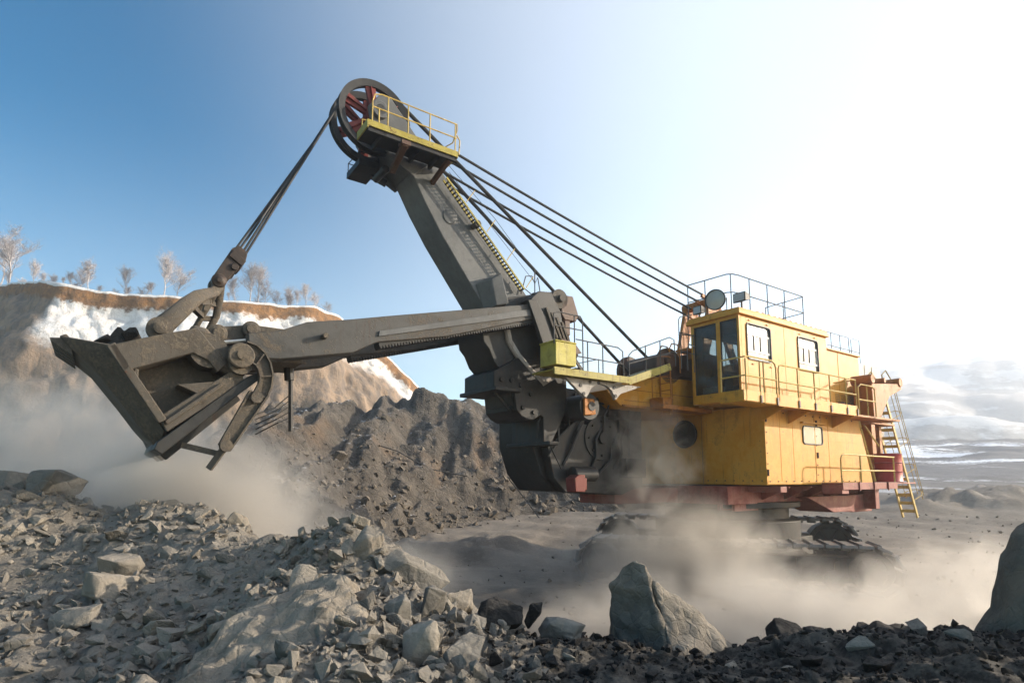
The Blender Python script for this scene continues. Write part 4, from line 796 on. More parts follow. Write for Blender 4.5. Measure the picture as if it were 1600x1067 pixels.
def rib(p, q, w_, s0, s1):
    p, q = Vector(p), Vector(q); d = (q - p).normalized(); nrm = Vector((-d.y, d.x)) * w_ / 2; b.prism([tuple(p + nrm), tuple(q + nrm), tuple(q - nrm), tuple(p - nrm)], s0, s1)
for sg in (1, -1):
    b = MB(); y = sorted((sg * (bs - .36), sg * (bs + .1))); yy = sorted((sg * (bs - .36), sg * (bs + .16)))
    rib((14.4, 5.3), (13.62, 4.12), .13, *yy)
    b.prism([(14.42, 5.28), (13.74, 5.55), (13.2, 5.74), (12.72, 5.18), (12.86, 5.02), (13.02, 5.2), (13.25, 5.3), (14.2, 4.88)], *yy)
    b.prism([(13.68, 4.2), (12.8, 4.93), (12.5, 5.16), (12.42, 4.9), (13.55, 3.95)], *y)
    b.prism([(13.6, 4.13), (12.8, 4.83), (12.76, 4.78), (13.56, 4.06)], *yy)
    b.box(13.02, 13.1, *y, 4.42, 4.5); b.prism([(13.45, 4.75), (12.9, 4.85), (13.1, 4.6)], *y)
    b.box(14.0, 14.06, *y, 4.7, 4.95)
    part(b, 'bucket_rib', 'mud_steel', bucket, bevel=.015)
b = MB(); b.pipe([(13.0, -1.15, 5.38), (13.0, 1.32, 5.38)], .3, 24); b.pipe([(12.5, -1.1, 5.2), (12.5, 1.42, 5.2)], .2, 20); part(b, 'hinge_tube', 'mud_steel', bucket)
b = MB(); b.prism([(13.3, 5.82), (13.05, 5.78), (12.82, 5.55), (12.5, 5.1), (12.62, 4.98), (12.95, 5.1), (13.2, 5.3), (13.34, 5.5)], .95, 1.3); part(b, 'cast_lobe', 'mud_steel', bucket, bevel=.1)
for i in range(5):
    s = -.66 + i * .33; b = MB(); b.add([(14.95, s - .1, 5.44), (14.88, s - .1, 5.16), (14.95, s + .1, 5.44), (14.88, s + .1, 5.16), (15.2, s - .06, 5.42), (15.18, s - .06, 5.36), (15.2, s + .06, 5.42), (15.18, s + .06, 5.36)], [(0, 1, 3, 2), (4, 5, 7, 6), (0, 1, 5, 4), (2, 3, 7, 6), (0, 2, 6, 4), (1, 3, 7, 5)]); part(b, 'tooth', 'mud_steel', bucket, bevel=.01)
b = MB(); b.prism([(13.72, 3.66), (13.68, 3.78), (12.38, 4.98), (12.2, 5.08), (12.12, 5.0), (12.45, 4.7), (13.6, 3.58)], -bs, bs + .12)
for s in (-.8, 0, .8): b.prism([(13.6, 3.6), (12.45, 4.7), (12.38, 4.62), (13.5, 3.5)], s - .08, s + .08)
door = part(b, 'bucket_door', 'dark_steel', bevel=.015)
b = MB(); b.lathe((12.52, 1.45, 5.32), (0, 1, 0), [(.2, -.14), (.22, -.1), (.22, .06), (.2, .08), (.08, .09), (.08, .13)], 28); part(b, 'hinge_pin', 'mud_steel', door)
# curved door lever: two flanges, web, ribs, straight arm
oc = [(12.44, 5.58), (12.28, 5.54), (12.13, 5.42), (12.03, 5.24), (11.98, 5.02), (12.0, 4.8), (12.07, 4.6), (12.2, 4.4)]
ic = [(12.44, 5.2), (12.34, 5.22), (12.27, 5.18), (12.22, 5.1), (12.19, 4.98), (12.2, 4.86), (12.26, 4.72), (12.36, 4.56)]
b = MB(); b.prism(oc + ic[::-1], 1.4, 1.43)
for cc, k in ((oc, 1), (ic, 1)):
    for p, q in zip(cc[:-1], cc[1:]): b.bar((p[0], 1.42, p[1]), (q[0], 1.42, q[1]), .16, .028, (0, 0, 1))
for i in (2, 4, 6): b.bar((oc[i][0], 1.42, oc[i][1]), (ic[i][0], 1.42, ic[i][1]), .14, .025)
b.prism([(12.06, 4.62), (12.62, 3.68), (12.76, 3.76), (12.32, 4.72)], 1.39, 1.45)
b.bar((12.04, 1.42, 4.66), (12.62, 1.42, 3.66), .18, .03); b.bar((12.34, 1.42, 4.72), (12.78, 1.42, 3.76), .18, .03)
b.cyl((12.24, 1.45, 4.6), (0, 1, 0), .1, .1, 16); b.cyl((12.68, 1.44, 3.74), (0, 1, 0), .1, .08, 16); b.bar((12.68, 1.42, 3.74), (12.9, 1.3, 3.35), .08, .1); b.bar((12.72, 1.3, 3.6), (13.3, 1.1, 3.75), .1, .1)
part(b, 'door_lever', 'mud_steel', door)
# bail
def rpipe(b, pts, n=12):                                  # tapered bar given as (t, s, h, half width along s, half depth)
    rings = []
    for i, (t, s, h, wy, wz) in enumerate(pts):
        a, c = pts[max(i - 1, 0)], pts[min(i + 1, len(pts) - 1)]; d = Vector((c[0] - a[0], 0, c[2] - a[2])).normalized(); nrm = Vector((-d.z, 0, d.x)); P0 = Vector((t, s, h))
        rings.append([P0 + Vector((0, wy, 0)) * math.copysign(abs(math.cos(x)) ** .6, math.cos(x)) + nrm * wz * math.copysign(abs(math.sin(x)) ** .6, math.sin(x)) for x in [2 * math.pi * j / n for j in range(n)]])
    vs = [p for r_ in rings for p in r_]; k = len(rings); fs = [(i * n + j, i * n + (j + 1) % n, (i + 1) * n + (j + 1) % n, (i + 1) * n + j) for i in range(k - 1) for j in range(n)]
    b.add(vs, fs + [tuple(range(n))[::-1], tuple(range((k - 1) * n, k * n))])
b = MB(); rpipe(b, [(13.8, 1.02, 5.6, .09, .12), (13.7, 1.03, 5.76, .1, .17), (13.5, 1.02, 6.0, .1, .15), (13.33, .92, 6.24, .11, .14), (13.15, .72, 6.46, .12, .125), (12.98, .42, 6.62, .12, .105), (12.82, .15, 6.76, .12, .1), (12.74, .05, 6.95, .12, .12)])
rpipe(b, [(12.7, -.12, 6.98, .1, .1), (12.68, -.22, 6.7, .09, .075), (12.7, -.32, 6.4, .09, .07), (12.82, -.38, 6.1, .08, .06), (12.98, -.4, 5.75, .08, .06)])
rpipe(b, [(12.78, .0, 6.85, .1, .08), (12.86, -.15, 6.6, .09, .06), (12.98, -.3, 6.3, .09, .055), (13.1, -.38, 6.0, .08, .06), (13.18, -.4, 5.6, .08, .07)])
for p, q in (((12.7, -.25, 6.62), (12.86, -.16, 6.6)), ((12.72, -.34, 6.35), (12.97, -.3, 6.32)), ((12.84, -.38, 6.06), (13.08, -.37, 6.04)), ((12.86, -.1, 6.62), (13.1, .5, 6.42)), ((12.96, -.28, 6.36), (13.22, .6, 6.28)), ((12.9, .1, 6.72), (12.95, .0, 6.42)), ((13.05, .35, 6.58), (13.08, .2, 6.35))): b.bar(p, q, .1, .09)
bail = part(b, 'bail', 'mud_steel', ang=60)
b = MB(); b.lathe((13.74, 1.14, 5.68), (0, 1, 0), [(.2, -.08), (.2, .05), (.1, .07), (.1, .14), (.05, .16)], 24); part(b, 'bail_pin', 'mud_steel', bail)
b = MB()
for s in (.12, -.24):
    b.lathe((12.76, s + .06, 6.98), (0, 1, 0), [(.1, -.12), (.135, -.09), (.135, .07), (.08, .09), (.05, .12)], 22)
    b.prism([(12.86, 7.06), (12.68, 6.94), (12.3, 7.5), (12.28, 7.62), (12.46, 7.74), (12.56, 7.68)], s + .03, s + .1); b.prism([(12.86, 7.06), (12.68, 6.94), (12.3, 7.5), (12.28, 7.62), (12.46, 7.74), (12.56, 7.68)], s - .1, s - .03)
    b.prism([(12.62, 7.5), (12.38, 7.34), (12.3, 7.46), (12.54, 7.64)], s - .14, s + .14); b.bar((12.5, s, 7.5), (12.36, s, 7.72), .15, .2); b.cyl((12.5, s, 7.3), (0, 1, 0), .07, .15, 14)
part(b, 'equalizer_block', 'greasy_brown', bail, bevel=.012)

# --- things resting on the shovel
b = MB(); b.lathe((0, 0, .5), (0, 0, 1), [(.5, -.5), (.54, -.48), (.52, -.45), (.52, -.17), (.55, -.15), (.52, -.13), (.52, .15), (.55, .17), (.52, .19), (.52, .45), (.54, .48), (.5, .5), (.48, .46)], 36); 
drum = b.build('oil_drum', 'red'); wp = MO + MF * -8.55 + ML * 2.98; drum.location = (wp.x, wp.y, 3.055); tag(drum, 'dark red oil drum standing on the rear platform beside the ladder', 'drum')
# ------------------------------------------------------------------ rocks
def rock_mesh(name, seed, dims=(1, .8, .7), npts=16, rough=.05, sub=2, mat='rock', pts=None):
    """a broken block: hull of a few points, edges chipped, faces roughened"""
    rg = random.Random(seed); bm = bmesh.new()
    if pts is None:
        pts = []
        for i in range(npts):
            v = Vector((rg.gauss(0, 1), rg.gauss(0, 1), rg.gauss(0, 1))).normalized() * rg.uniform(.75, 1.05); v = Vector([math.copysign(abs(c) ** .75, c) for c in v]); pts.append(Vector((v.x * dims[0], v.y * dims[1], v.z * dims[2])) * .5)
    for p in pts: bm.verts.new(p)
    r_ = bmesh.ops.convex_hull(bm, input=bm.verts); bmesh.ops.delete(bm, geom=[v for v in bm.verts if not v.link_faces], context='VERTS')
    bmesh.ops.dissolve_limit(bm, angle_limit=R(9), verts=bm.verts, edges=bm.edges)
    sz = max(dims)
    if sub: 
        bmesh.ops.bevel(bm, geom=[e for e in bm.edges if e.calc_length() > .02 * sz], offset=.012 * sz, segments=1, affect='EDGES', profile=.6, clamp_overlap=True)
        bmesh.ops.triangulate(bm, faces=bm.faces)
        for _ in range(sub + 1):
            es = [e for e in bm.edges if e.calc_length() > .16 * sz / (1 + _)]
            if es: bmesh.ops.subdivide_edges(bm, edges=es, cuts=1, use_grid_fill=True)
            bmesh.ops.triangulate(bm, faces=bm.faces)
        bm.normal_update(); sh = Vector((seed * 3.1, seed * 1.7, seed * .9))
        for v in bm.verts:
            q = v.co / sz * 3 + sh; d = mnoise.fractal(q, .9, 2.1, 4) * rough * .45 + (mnoise.ridged_multi_fractal(q * 1.2, .9, 2, 3, 1, 2) - 1) * rough * .35 - rough * .5 * max(0, .33 - mnoise.voronoi(q * .8)[0][1] + mnoise.voronoi(q * .8)[0][0])
            v.co += v.normal * d * sz
    bmesh.ops.recalc_face_normals(bm, faces=bm.faces)
    me = bpy.data.meshes.new(name); bm.to_mesh(me); bm.free(); me.materials.append(M[mat])
    if sub: me.shade_smooth(); me.set_sharp_from_angle(angle=R(28))
    return me
def put(name, me, loc, rot=(0, 0, 0), sc=1., label=None, cat='rock', group=None):
    o = bpy.data.objects.new(name, me); C.objects.link(o); o.location = loc; o.rotation_euler = rot; o.scale = (sc,) * 3 if isinstance(sc, (int, float)) else sc
    return tag(o, label, cat, group)
V3 = Vector
# the tall split boulder on the dark rim
bp_ = [(-.55, .05, -.45), (-.58, .1, .6), (-.44, .1, .80), (-.33, -.02, .86), (-.22, -.08, .81), (-.2, -.28, .55), (-.12, -.42, .1), (-.08, -.5, -.45), (-.02, .1, .44), (.12, .05, .12), (.2, 0, -.4), (-.5, .45, -.45), (-.45, .42, .5), (-.2, .4, .62), (.1, .4, -.4)]
big = rock_mesh('split_boulder', 5, (1.4, 1, 1.3), rough=.075, sub=4, mat='boulder', pts=[V3(p) for p in bp_])
put('split_boulder', big, (1.56, 6.05, 1.52), (0, 0, 0), 1., 'tall split boulder with one sunlit face standing upright on the dark rubble rim', 'boulder')
b2 = rock_mesh('toe', 9, (1.1, .6, .7), rough=.075, sub=4, mat='boulder', pts=[V3(p) for p in [(-.18, -.1, .66), (-.16, .2, .62), (.06, -.06, .52), (.27, .02, .38), (.52, .02, .12), (.92, .05, -.2), (-.1, -.42, .12), (.1, -.52, -.1), (.15, -.6, -.5), (.95, -.4, -.5), (.5, -.38, -.12), (.26, -.3, .12), (.95, .4, -.5), (-.1, .4, -.5), (-.1, -.45, -.5)]])
hp_ = [(.51, .5, .35), (.18, .7, .35), (-.08, .6, .22), (-.31, .2, .08), (-.47, -.2, -.1), (-.44, -.7, -.19), (.75, .2, .11), (.78, -.1, -.12), (.84, -.5, -.28), (.15, -.25, .06), (.47, -.8, -.2), (.42, 1.2, .08), (-.63, 1.2, .01), (.8, -.6, -.9), (-.5, -.9, -.9), (.9, 1, -.9), (-.8, 1, -.9)]
put('crumbly_block', rock_mesh('crumbly', 77, (1.5, 1.5, 1), rough=.11, sub=4, mat='conglom', pts=[V3(p) for p in hp_]), (-2.01, 5.0, 1.94), (0, 0, 0), 1., 'huge pale crumbly block bulging out below the ridge in the lower left foreground', 'boulder')
put('leaning_slab', b2, (1.56, 6.0, 1.52), (0, 0, 0), 1., 'pale sloping slab leaning against the foot of the tall split boulder', 'boulder')
b3 = rock_mesh('edge', 12, (2, 2, 3), rough=.06, sub=4, mat='boulder', pts=[V3(p) for p in [(-.1, 0, 1.25), (.5, .1, 2.0), (.35, -.2, 1.7), (-.62, 0, -.3), (-.45, -.2, .1), (-.25, -.1, .55), (-.12, .1, .9), (-.6, .6, -.4), (-.4, -.7, -.6), (1.5, -.6, -.5), (1.5, .7, -.5), (1.3, .2, 2.0), (1.4, -.3, 1.2), (-.2, .5, .7)]])
put('edge_boulder', b3, (4.76, 5.05, 1.8), (0, 0, 0), 1., 'big dark shaded boulder cut off by the right edge of the photo', 'boulder')
put('rim_boulder', rock_mesh('rimb', 15, (.42, .35, .34), 14, .05, 2, 'rock_dark'), (2.68, 5.95, 1.67), (0, 0, .4), 1., 'small round black boulder on the rim to the right of the tall split boulder', 'boulder')
put('rim_boulder', rock_mesh('rimb', 16, (.3, .3, .2), 14, .05, 2, 'rock_dark'), (2.98, 5.95, 1.65), (0, .2, .9), 1., 'low black stone touching the right side of the small round black boulder', 'boulder')
put('rim_boulder', rock_mesh('rimb', 18, (1.0, .7, .55), 18, .05, 3, 'rock_dark'), (3.35, 5.45, 1.68), (0, .05, .3), 1., 'broad flat topped black boulder half buried in the dark rim', 'boulder')
# boulders on the left crest
lb = rock_mesh('lb', 21, (1.25, .9, .62), 18, .05, 3, 'rock')
put('crest_boulder', lb, (-8.35, 10.7, 3.05), (0, .06, .2), 1., 'largest broad grey boulder sitting on the crest of the left rubble slope', 'boulder')
put('crest_boulder', rock_mesh('lb', 22, (.9, .8, .8), 16, .05, 2, 'rock'), (-9.55, 11.1, 3.0), (0, .1, 1.2), 1., 'pointed grey boulder at the far left end of the crest', 'boulder')
for sd, p, dm, rt, lab in ((31, (-4.35, 9.25, 2.4), (.5, .3, .62), (.2, .5, .3), 'slanting pale block standing on the crest where the dust begins'), (32, (-4.75, 9.1, 2.28), (.8, .4, .35), (0, -.3, .2), 'pale wedge of rock just left of the slanting pale block'),
    (33, (-5.0, 7.6, 2.1), (.62, .5, .5), (.2, .3, .5), 'pale sunlit block halfway down the left rubble slope'), (34, (-4.75, 7.15, 1.9), (.8, .55, .45), (.1, .2, 1.), 'smooth grey block right below the pale sunlit block'),
    (35, (-4.55, 6.3, 1.75), (.6, .35, .3), (.1, -.1, .2), 'ochre tinted pointed stone low on the left rubble slope'), (36, (-5.2, 5.55, 1.65), (1.0, .35, .25), (.1, -.45, .4), 'long pale slab lying near the left edge of the photo')):
    put('slope_block', rock_mesh('sb', sd, dm, 14, .045, 2, 'rock_pale' if 'pale' in lab else 'rock'), p, rt, 1., lab, 'rock')
for sd, p, dm, rt, mt, lab in ((41, (-1.62, 6.75, 2.42), (.42, .3, .55), (.1, .3, .5), 'rock_pale', 'tall flat faced pale block on the ridge below its topmost stones'), (42, (-1.1, 6.75, 2.16), (.95, .5, .4), (.1, .52, .25), 'rock', 'long brown slab sliding down the right side of the ridge'),
    (43, (-.62, 6.35, 1.92), (.52, .42, .4), (.1, .15, .6), 'rock_pale', 'squarish tan block where the ridge meets the dark rim'), (44, (-.98, 5.35, 1.98), (.36, .28, .52), (.1, .1, .9), 'rock', 'upright grey block in the middle of the stones under the ridge'),
    (45, (-.72, 4.75, 1.86), (.42, .3, .55), (.0, .15, .3), 'rock_pale', 'pale upright stone at the very bottom edge of the photo'), (46, (-.38, 4.75, 1.8), (.55, .35, .4), (.3, -.1, 1.), 'rock', 'broad grey stone beside the pale upright stone at the bottom edge'),
    (47, (-.75, 5.15, 1.9), (.5, .35, .3), (0, .1, 2.), 'rock', 'rounded grit covered stone behind the pale upright stone'), (48, (-.1, 5.9, 1.85), (.55, .5, .42), (0, .1, .5), 'rock_dark', 'large black block on the rim beside the squarish tan block'),
    (49, (.22, 6.2, 1.78), (.24, .2, .34), (.2, .1, .5), 'rock_dark', 'thin upright black stone on top of the rim'), (50, (.5, 6.1, 1.68), (.5, .35, .3), (0, .1, .2), 'rock', 'flat topped grey block on the rim left of the tall split boulder'),
    (51, (-.78, 5.85, 1.98), (.4, .32, .42), (.3, .2, 1.4), 'rock', 'grey faceted block above the upright grey block'), (52, (-1.85, 7.15, 2.68), (.3, .25, .22), (.1, .3, .6), 'rock_pale', 'tan stone crowning the top of the ridge')):
    put('ridge_block', rock_mesh('rb', sd, dm, 14, .045, 2, mt), p, rt, 1., lab, 'rock')

protos = {m: [rock_mesh('stone_' + m, 100 + i, random.choice([(1, .75, .5), (1, .55, .4), (1, .85, .65), (1, .7, .32), (1, .5, .5)]), random.choice([8, 9, 11, 12]), .045, 1, m) for i in range(12)] for m in ('rock', 'rock_pale', 'rock_dark')}
rg = random.Random(11); n_ind = 0; placed = []
def region(x, y):
    px = 800 + 912 * x / y
    if px > 800 + rg.uniform(-40, 40): return 'rim'
    if y > 8.6: return 'crest'
    if px < 470 - (7.5 - y) * 75: return 'slope'
    return 'ridge'
LAB = {'rim': ('loose black stone lying in the dark rubble rim along the bottom right', 'black stones of the dark rim'), 'crest': ('dusty grey stone lying along the hazy crest of the left rubble slope', 'stones along the left crest'),
       'slope': ('grey stone scattered over the shaded face of the left rubble slope', 'stones over the left slope'), 'ridge': ('tan grey stone heaped on the sunlit ridge in the centre foreground', 'stones heaped on the centre ridge')}
tries = 0
while n_ind < 270 and tries < 9000:
    tries += 1
    px = rg.uniform(-60, 1650); y = rg.uniform(4.3, 11.2); x = (px - 800) / 912 * y
    rn = region(x, y)
    if y > (11 if px < 250 else 9.6 if px < 400 else 7.8 if px < 600 else 6.6): continue
    if rn in ('slope', 'crest') and rg.random() < .45: continue
    sz = {'rim': rg.uniform(.07, .2), 'crest': rg.uniform(.16, .42), 'slope': rg.uniform(.1, .32), 'ridge': rg.uniform(.1, .36)}[rn] * rg.choice([.7, 1, 1, 1.25])
    if rn == 'rim' and 930 < px < 1160 and y > 5.6: continue
    if any((x - a) ** 2 + (y - c) ** 2 < (.42 * (sz + d)) ** 2 for a, c, d in placed): continue
    placed.append((x, y, sz)); n_ind += 1
    mt = 'rock_dark' if rn == 'rim' and rg.random() < .8 else 'rock_pale' if rg.random() < (.35 if rn == 'ridge' else .12) else 'rock'
    put('rubble_stone', rg.choice(protos[mt]), (x, y, heap_z(x, y) + sz * .18), (rg.uniform(-.6, .6), rg.uniform(-.6, .6), rg.uniform(0, 6.3)), sz * 1.15, LAB[rn][0], 'stone', LAB[rn][1])
def scatter(name, count, sampler, mat, lo, hi, kind='stuff', power=2.2, seed=3):
    """a spread of countless small stones as one mesh"""
    r_ = np.random.RandomState(seed); base = []
    for i in range(8):
        m_ = rock_mesh('tmp', 300 + i + seed, random.choice([(1, .8, .6), (1, .7, .45), (1, .9, .8)]), 10, 0, 0, mat); base.append((np.array([v.co[:] for v in m_.vertices]), [tuple(p.vertices) for p in m_.polygons])); bpy.data.meshes.remove(m_)
    vs, fs, nb = [], [], 0
    for _ in range(count):
        s_ = sampler(r_)
        if s_ is None: continue
        p, k = s_; sz = (lo + (hi - lo) * r_.rand() ** power) * k
        v, f = base[r_.randint(8)]; q = np.array(Matrix.Rotation(r_.uniform(0, 6.28), 3, Vector(r_.randn(3)).normalized()))
        vs.append(v @ q.T * sz + np.array(p) + [0, 0, sz * .12]); fs += [tuple(i + nb for i in t) for t in f]; nb += len(v)
    me = bpy.data.meshes.new(name); me.from_pydata(np.concatenate(vs).tolist(), [], fs); me.materials.append(M[mat])
    o = bpy.data.objects.new(name, me); C.objects.link(o); o['kind'] = kind; return o
def s_heap(dark):
    def f(r_):
        px = r_.uniform(-60, 1680); y = 3.9 + 7.6 * r_.rand() ** 1.3; x = (px - 800) / 912 * y
        if y > (11.4 if px < 250 else 10 if px < 400 else 8.2 if px < 600 else 6.9): return None
        d = px > 800 + r_.uniform(-110, 90)
        if d != dark: return None
        if px < 420 and r_.rand() < .35: return None
        return (x, y, heap_z(x, y)), .6 + y * .05
    return f
scatter('heap_gravel', 22000, s_heap(False), 'heap', .018, .15, power=2.6)
def s_ridge(r_):
    p = s_heap(False)(r_)
    if p is None: return None
    (x, y, z), k = p; px = 800 + 912 * x / y
    if px < 430 - (7.5 - y) * 75 and r_.rand() < .5: return None
    return (x, y, z + .01), k
scatter('heap_rubble', 5500, s_ridge, 'heap', .05, .3, power=3., seed=21)
scatter('rim_gravel', 16000, s_heap(True), 'rock_dark', .018, .11, power=2.4, seed=5)
def s_muck(r_):
    i, j = r_.randint(0, len(rows4) - 1), r_.randint(0, len(cols4) - 1); y = rows4[i]; x = cols4[j] * y; z = MKDZ[i, j]
    if z < ground_h([x], [y])[0] - .1 or y > 42: return None
    up = (z - ground_h([x], [y])[0]) / 5; return (x, y, z), (.7 + y * .016) * (1.5 - 1.1 * min(1, up))
scatter('muck_gravel', 20000, s_muck, 'muckrock', .05, .42, power=3.5, seed=8)
def s_floor(r_):
    y = 8.5 + 34 * r_.rand() ** 1.5; x = (r_.uniform(380, 1650) - 800) / 912 * y
    return (x, y, ground_h([x], [y])[0] + .0), .6 + y * .015
scatter('floor_gravel', 5000, s_floor, 'muckrock', .03, .22, power=4, seed=9)
mp = [rock_mesh('muck_boulder', 400 + i, random.choice([(1, .8, .7), (1, .7, .5), (1, .9, .9)]), 13, .05, 1, 'muckrock') for i in range(4)]
MB_ = [(475, 712, 'pale boulder sitting high on the left side of the muck pile'), (530, 715, 'pale boulder right of the one sitting high on the left of the muck pile'), (742, 745, 'large flat boulder at the foot of the muck pile'), (800, 765, 'brown boulder resting at the right foot of the muck pile'), (822, 752, 'white topped boulder just above the brown boulder at the foot of the muck pile'), (632, 790, 'small pale boulder at the edge of the muck pile and the dust'), (700, 755, 'grey boulder at the middle of the muck pile foot'), (770, 700, 'whitish boulder stuck on the right face of the muck pile'), (600, 660, 'grey boulder under the crest of the muck pile'), (445, 775, 'dusty boulder low on the left side of the muck pile')]
for i, (px, py, lab) in enumerate(MB_):
    r0 = (px - 800) / 912; ang = math.atan(-(py - 644.4) / 911.7) + R(6.393); best = None
    for y in np.arange(13, 44, .1):
        zz = max(float(mkz([r0 * y], [y])[0]), float(ground_h([r0 * y], [y])[0]))
        if zz >= CZ + math.tan(ang) * y: best = (r0 * y, y, zz); break
    if best: put('muck_boulder', mp[i % 4], best, (.3 * i, .2 * i, i), .55 + .25 * (i % 3), lab, 'boulder')

# muck riding in the bucket
def loc2w(t, s, h): return MO + MF * t + ML * s + Vector((0, 0, h))
nu, nv = 46, 60; P = []
for i in range(nu):
    for j in range(nv):
        t = 12.9 + 1.72 * i / (nu - 1); s = (-1 + 2 * j / (nv - 1)) * (.8 - max(0, t - 13.9) * .18); e = min(1, 5 * min(i, nu - 1 - i) / nu + .15) * min(1, 5 * min(j, nv - 1 - j) / nv + .2)
        h = 5.3 - .06 * (t - 13.8) + e * (.12 + .32 * math.exp(-((t - 14.3) / .35) ** 2) + .1 * mnoise.fractal(Vector((t * 2, s * 2, 3)), .8, 2, 4) + .16 * (.5 - mnoise.voronoi(Vector((t * 3, s * 3, 1)))[0][0])) - (.25 if t < 13.6 else 0)
        h = max(h, 5.24) if t > 14.3 else h
        P.append(tuple(loc2w(t, s, h)))
load = grid_mesh('muck_load', np.array(P), nu, nv, M['load'], 'thing'); so = load.modifiers.new('body', 'SOLIDIFY'); so.thickness = .16; so.offset = -1
tag(load, 'heap of dark broken muck filling the raised shovel bucket', 'muck load')
for i, (t, s, sz) in enumerate(((14.5, .5, .34), (14.1, .62, .4), (14.3, .1, .5), (14.6, -.3, .35))):
    put('load_rock', rock_mesh('lr', 60 + i, (1, .8, .7), 12, .05, 1, 'load'), loc2w(t, s, 5.5 + .08 * (i % 2)), (i, i, i), sz, ('dark lump of rock at the front of the muck in the bucket', 'dark angular rock behind the front lump in the bucket', 'largest dark rock in the middle of the bucket load', 'dark rock on the far side of the bucket load')[i], 'rock')
# trailing cable on the pile
b = MB(); b.pipe([(3.1, 27, .5), (1.6, 31, .9), (.6, 33, 2.2), (-.4, 34.5, 3.4)], .03, 5); b.pipe([(-7.5, 30, 5.05), (-6.0, 30.5, 4.6), (-4.5, 31.5, 3.7), (-2.5, 32.5, 3.3)], .03, 5, caps=True)
cab_ = b.build('power_cable', 'black'); tag(cab_, 'thin black power cable trailing over the muck pile', 'cable')

# ------------------------------------------------------------------ frosted birches on the cliff top
def tree_meshes(seed, H, spread):
    rg_ = random.Random(seed); tr, cr = MB(), MB()
    def grow(p, d, ln_, r, lev, mb):
        k = 5 if lev < 2 else 3; pts = [p]; q = p.copy(); dd = d.copy()
        for i in range(k):
            dd = (dd + Vector((rg_.gauss(0, .13), rg_.gauss(0, .13), rg_.gauss(.05, .08)))).normalized(); q = q + dd * ln_ / k; pts.append(q.copy())
        mb.pipe(pts, r, 5 if lev < 2 else 3, r1=r * (.35 if lev else .3), caps=False)
        if lev >= 4: return
        n = (18, 7, 5, 3)[lev]
        for i in range(n):
            f = rg_.uniform(.3 if lev == 0 else .15, 1.); j = min(int(f * k), k - 1); o = pts[j].lerp(pts[j + 1], f * k - j)
            a = rg_.uniform(0, 6.28); up = rg_.uniform(.25, 1.0) if lev < 2 else rg_.uniform(-.25, 1.)
            nd = Vector((math.cos(a) * spread, math.sin(a) * spread, up)).normalized(); nd = (nd + dd * .45).normalized()
            grow(o, nd, ln_ * (.5 if lev == 0 else .52) * rg_.uniform(.7, 1.15) * (1.15 - .5 * f if lev == 0 else 1), max(r * .4, .011), lev + 1, cr if lev >= 0 else tr)
    grow(Vector((0, 0, -.3)), Vector((rg_.gauss(0, .05), 0, 1)), H, H * .018, 0, tr)
    return tr, cr
tp = []
for sd, H, spd in ((1, 6, .6), (2, 6, .9), (3, 6, .42)):
    tr, cr = tree_meshes(sd, H, spd); e = empty('birch_tree', (0, 0, -50)); t_ = tr.build('trunk', 'bark', e); c_ = cr.build('crown', 'bark', e); tp.append((e, t_, c_))
TREES = [(-12, 438, 362, 1, 'broad frosted birch half cut off by the left edge of the photo'), (25, 438, 400, 0, 'low frosted tree right beside the cut off birch at the left edge'), (103, 441, 402, 1, 'spreading frosted birch at the left brink of the cliff'), (120, 443, 400, 0, 'upright frosted birch joined to the spreading birch at the left brink'),
    (182, 453, 412, 2, 'thin dark frosted tree between the left brink and the tall birch'), (205, 455, 434, 1, 'low frosted bush to the left of the tall birch'), (238, 460, 399, 0, 'tall pale birch standing alone at the middle of the cliff top'), (262, 462, 412, 1, 'wispy frosted birch touching the right side of the tall pale birch'),
    (358, 470, 428, 2, 'slim pale birch just right of the rope block'), (378, 472, 420, 0, 'tall hazy birch right of the rope block'), (402, 474, 440, 1, 'pinkish hazy birch in the middle of the right hand group'), (440, 476, 441, 0, 'rounded hazy birch left of the last pair'), (470, 478, 445, 2, 'slim hazy birch near the right end of the cliff top'), (486, 479, 452, 1, 'last small hazy birch at the right end of the cliff top'), (60, 440, 424, 1, 'small frosted bush near the left brink of the cliff'),
    (-28, 438, 372, 0, 'frosted birch mostly outside the left edge of the photo'), (40, 439, 418, 2, 'thin sapling between the cut off birch and the small bush'), (160, 449, 431, 1, 'low frosted shrub right of the left brink'), (222, 457, 437, 2, 'thin sapling just left of the tall pale birch'),
    (392, 473, 418, 2, 'narrow hazy birch behind the pinkish birch'), (420, 474, 447, 1, 'low hazy brush left of the rounded hazy birch'), (455, 477, 452, 0, 'small hazy birch between the rounded birch and the right end'), (505, 482, 462, 1, 'last low brush where the cliff top starts to drop')]
used = set()
for i, (px, py, ty_, k, lab) in enumerate(TREES):
    Yc = float(np.interp((px - 800) / 912, cl[:, 0] / cl[:, 1], cl[:, 1])) + 1.5 + (i % 3) * 1.2; x = (px - 800) / 912 * Yc
    base = float(np.interp((px - 800) / 912, cl[:, 0] / cl[:, 1], cl[:, 2])) + .1; Hh = (py - ty_) / 912 * Yc * 1.12; sc = Hh / 6.6
    e, t_, c_ = tp[k]
    if k in used:
        e2 = e.copy(); C.objects.link(e2)
        for ch in (t_, c_): c2 = ch.copy(); C.objects.link(c2); c2.parent = e2
        e = e2
    used.add(k); e.location = (x, Yc, base); e.rotation_euler = (0, 0, i * 1.3); e.scale = (sc * 1.15, sc * 1.15, sc)
    tag(e, lab, 'tree', 'frosted birches along the cliff top')
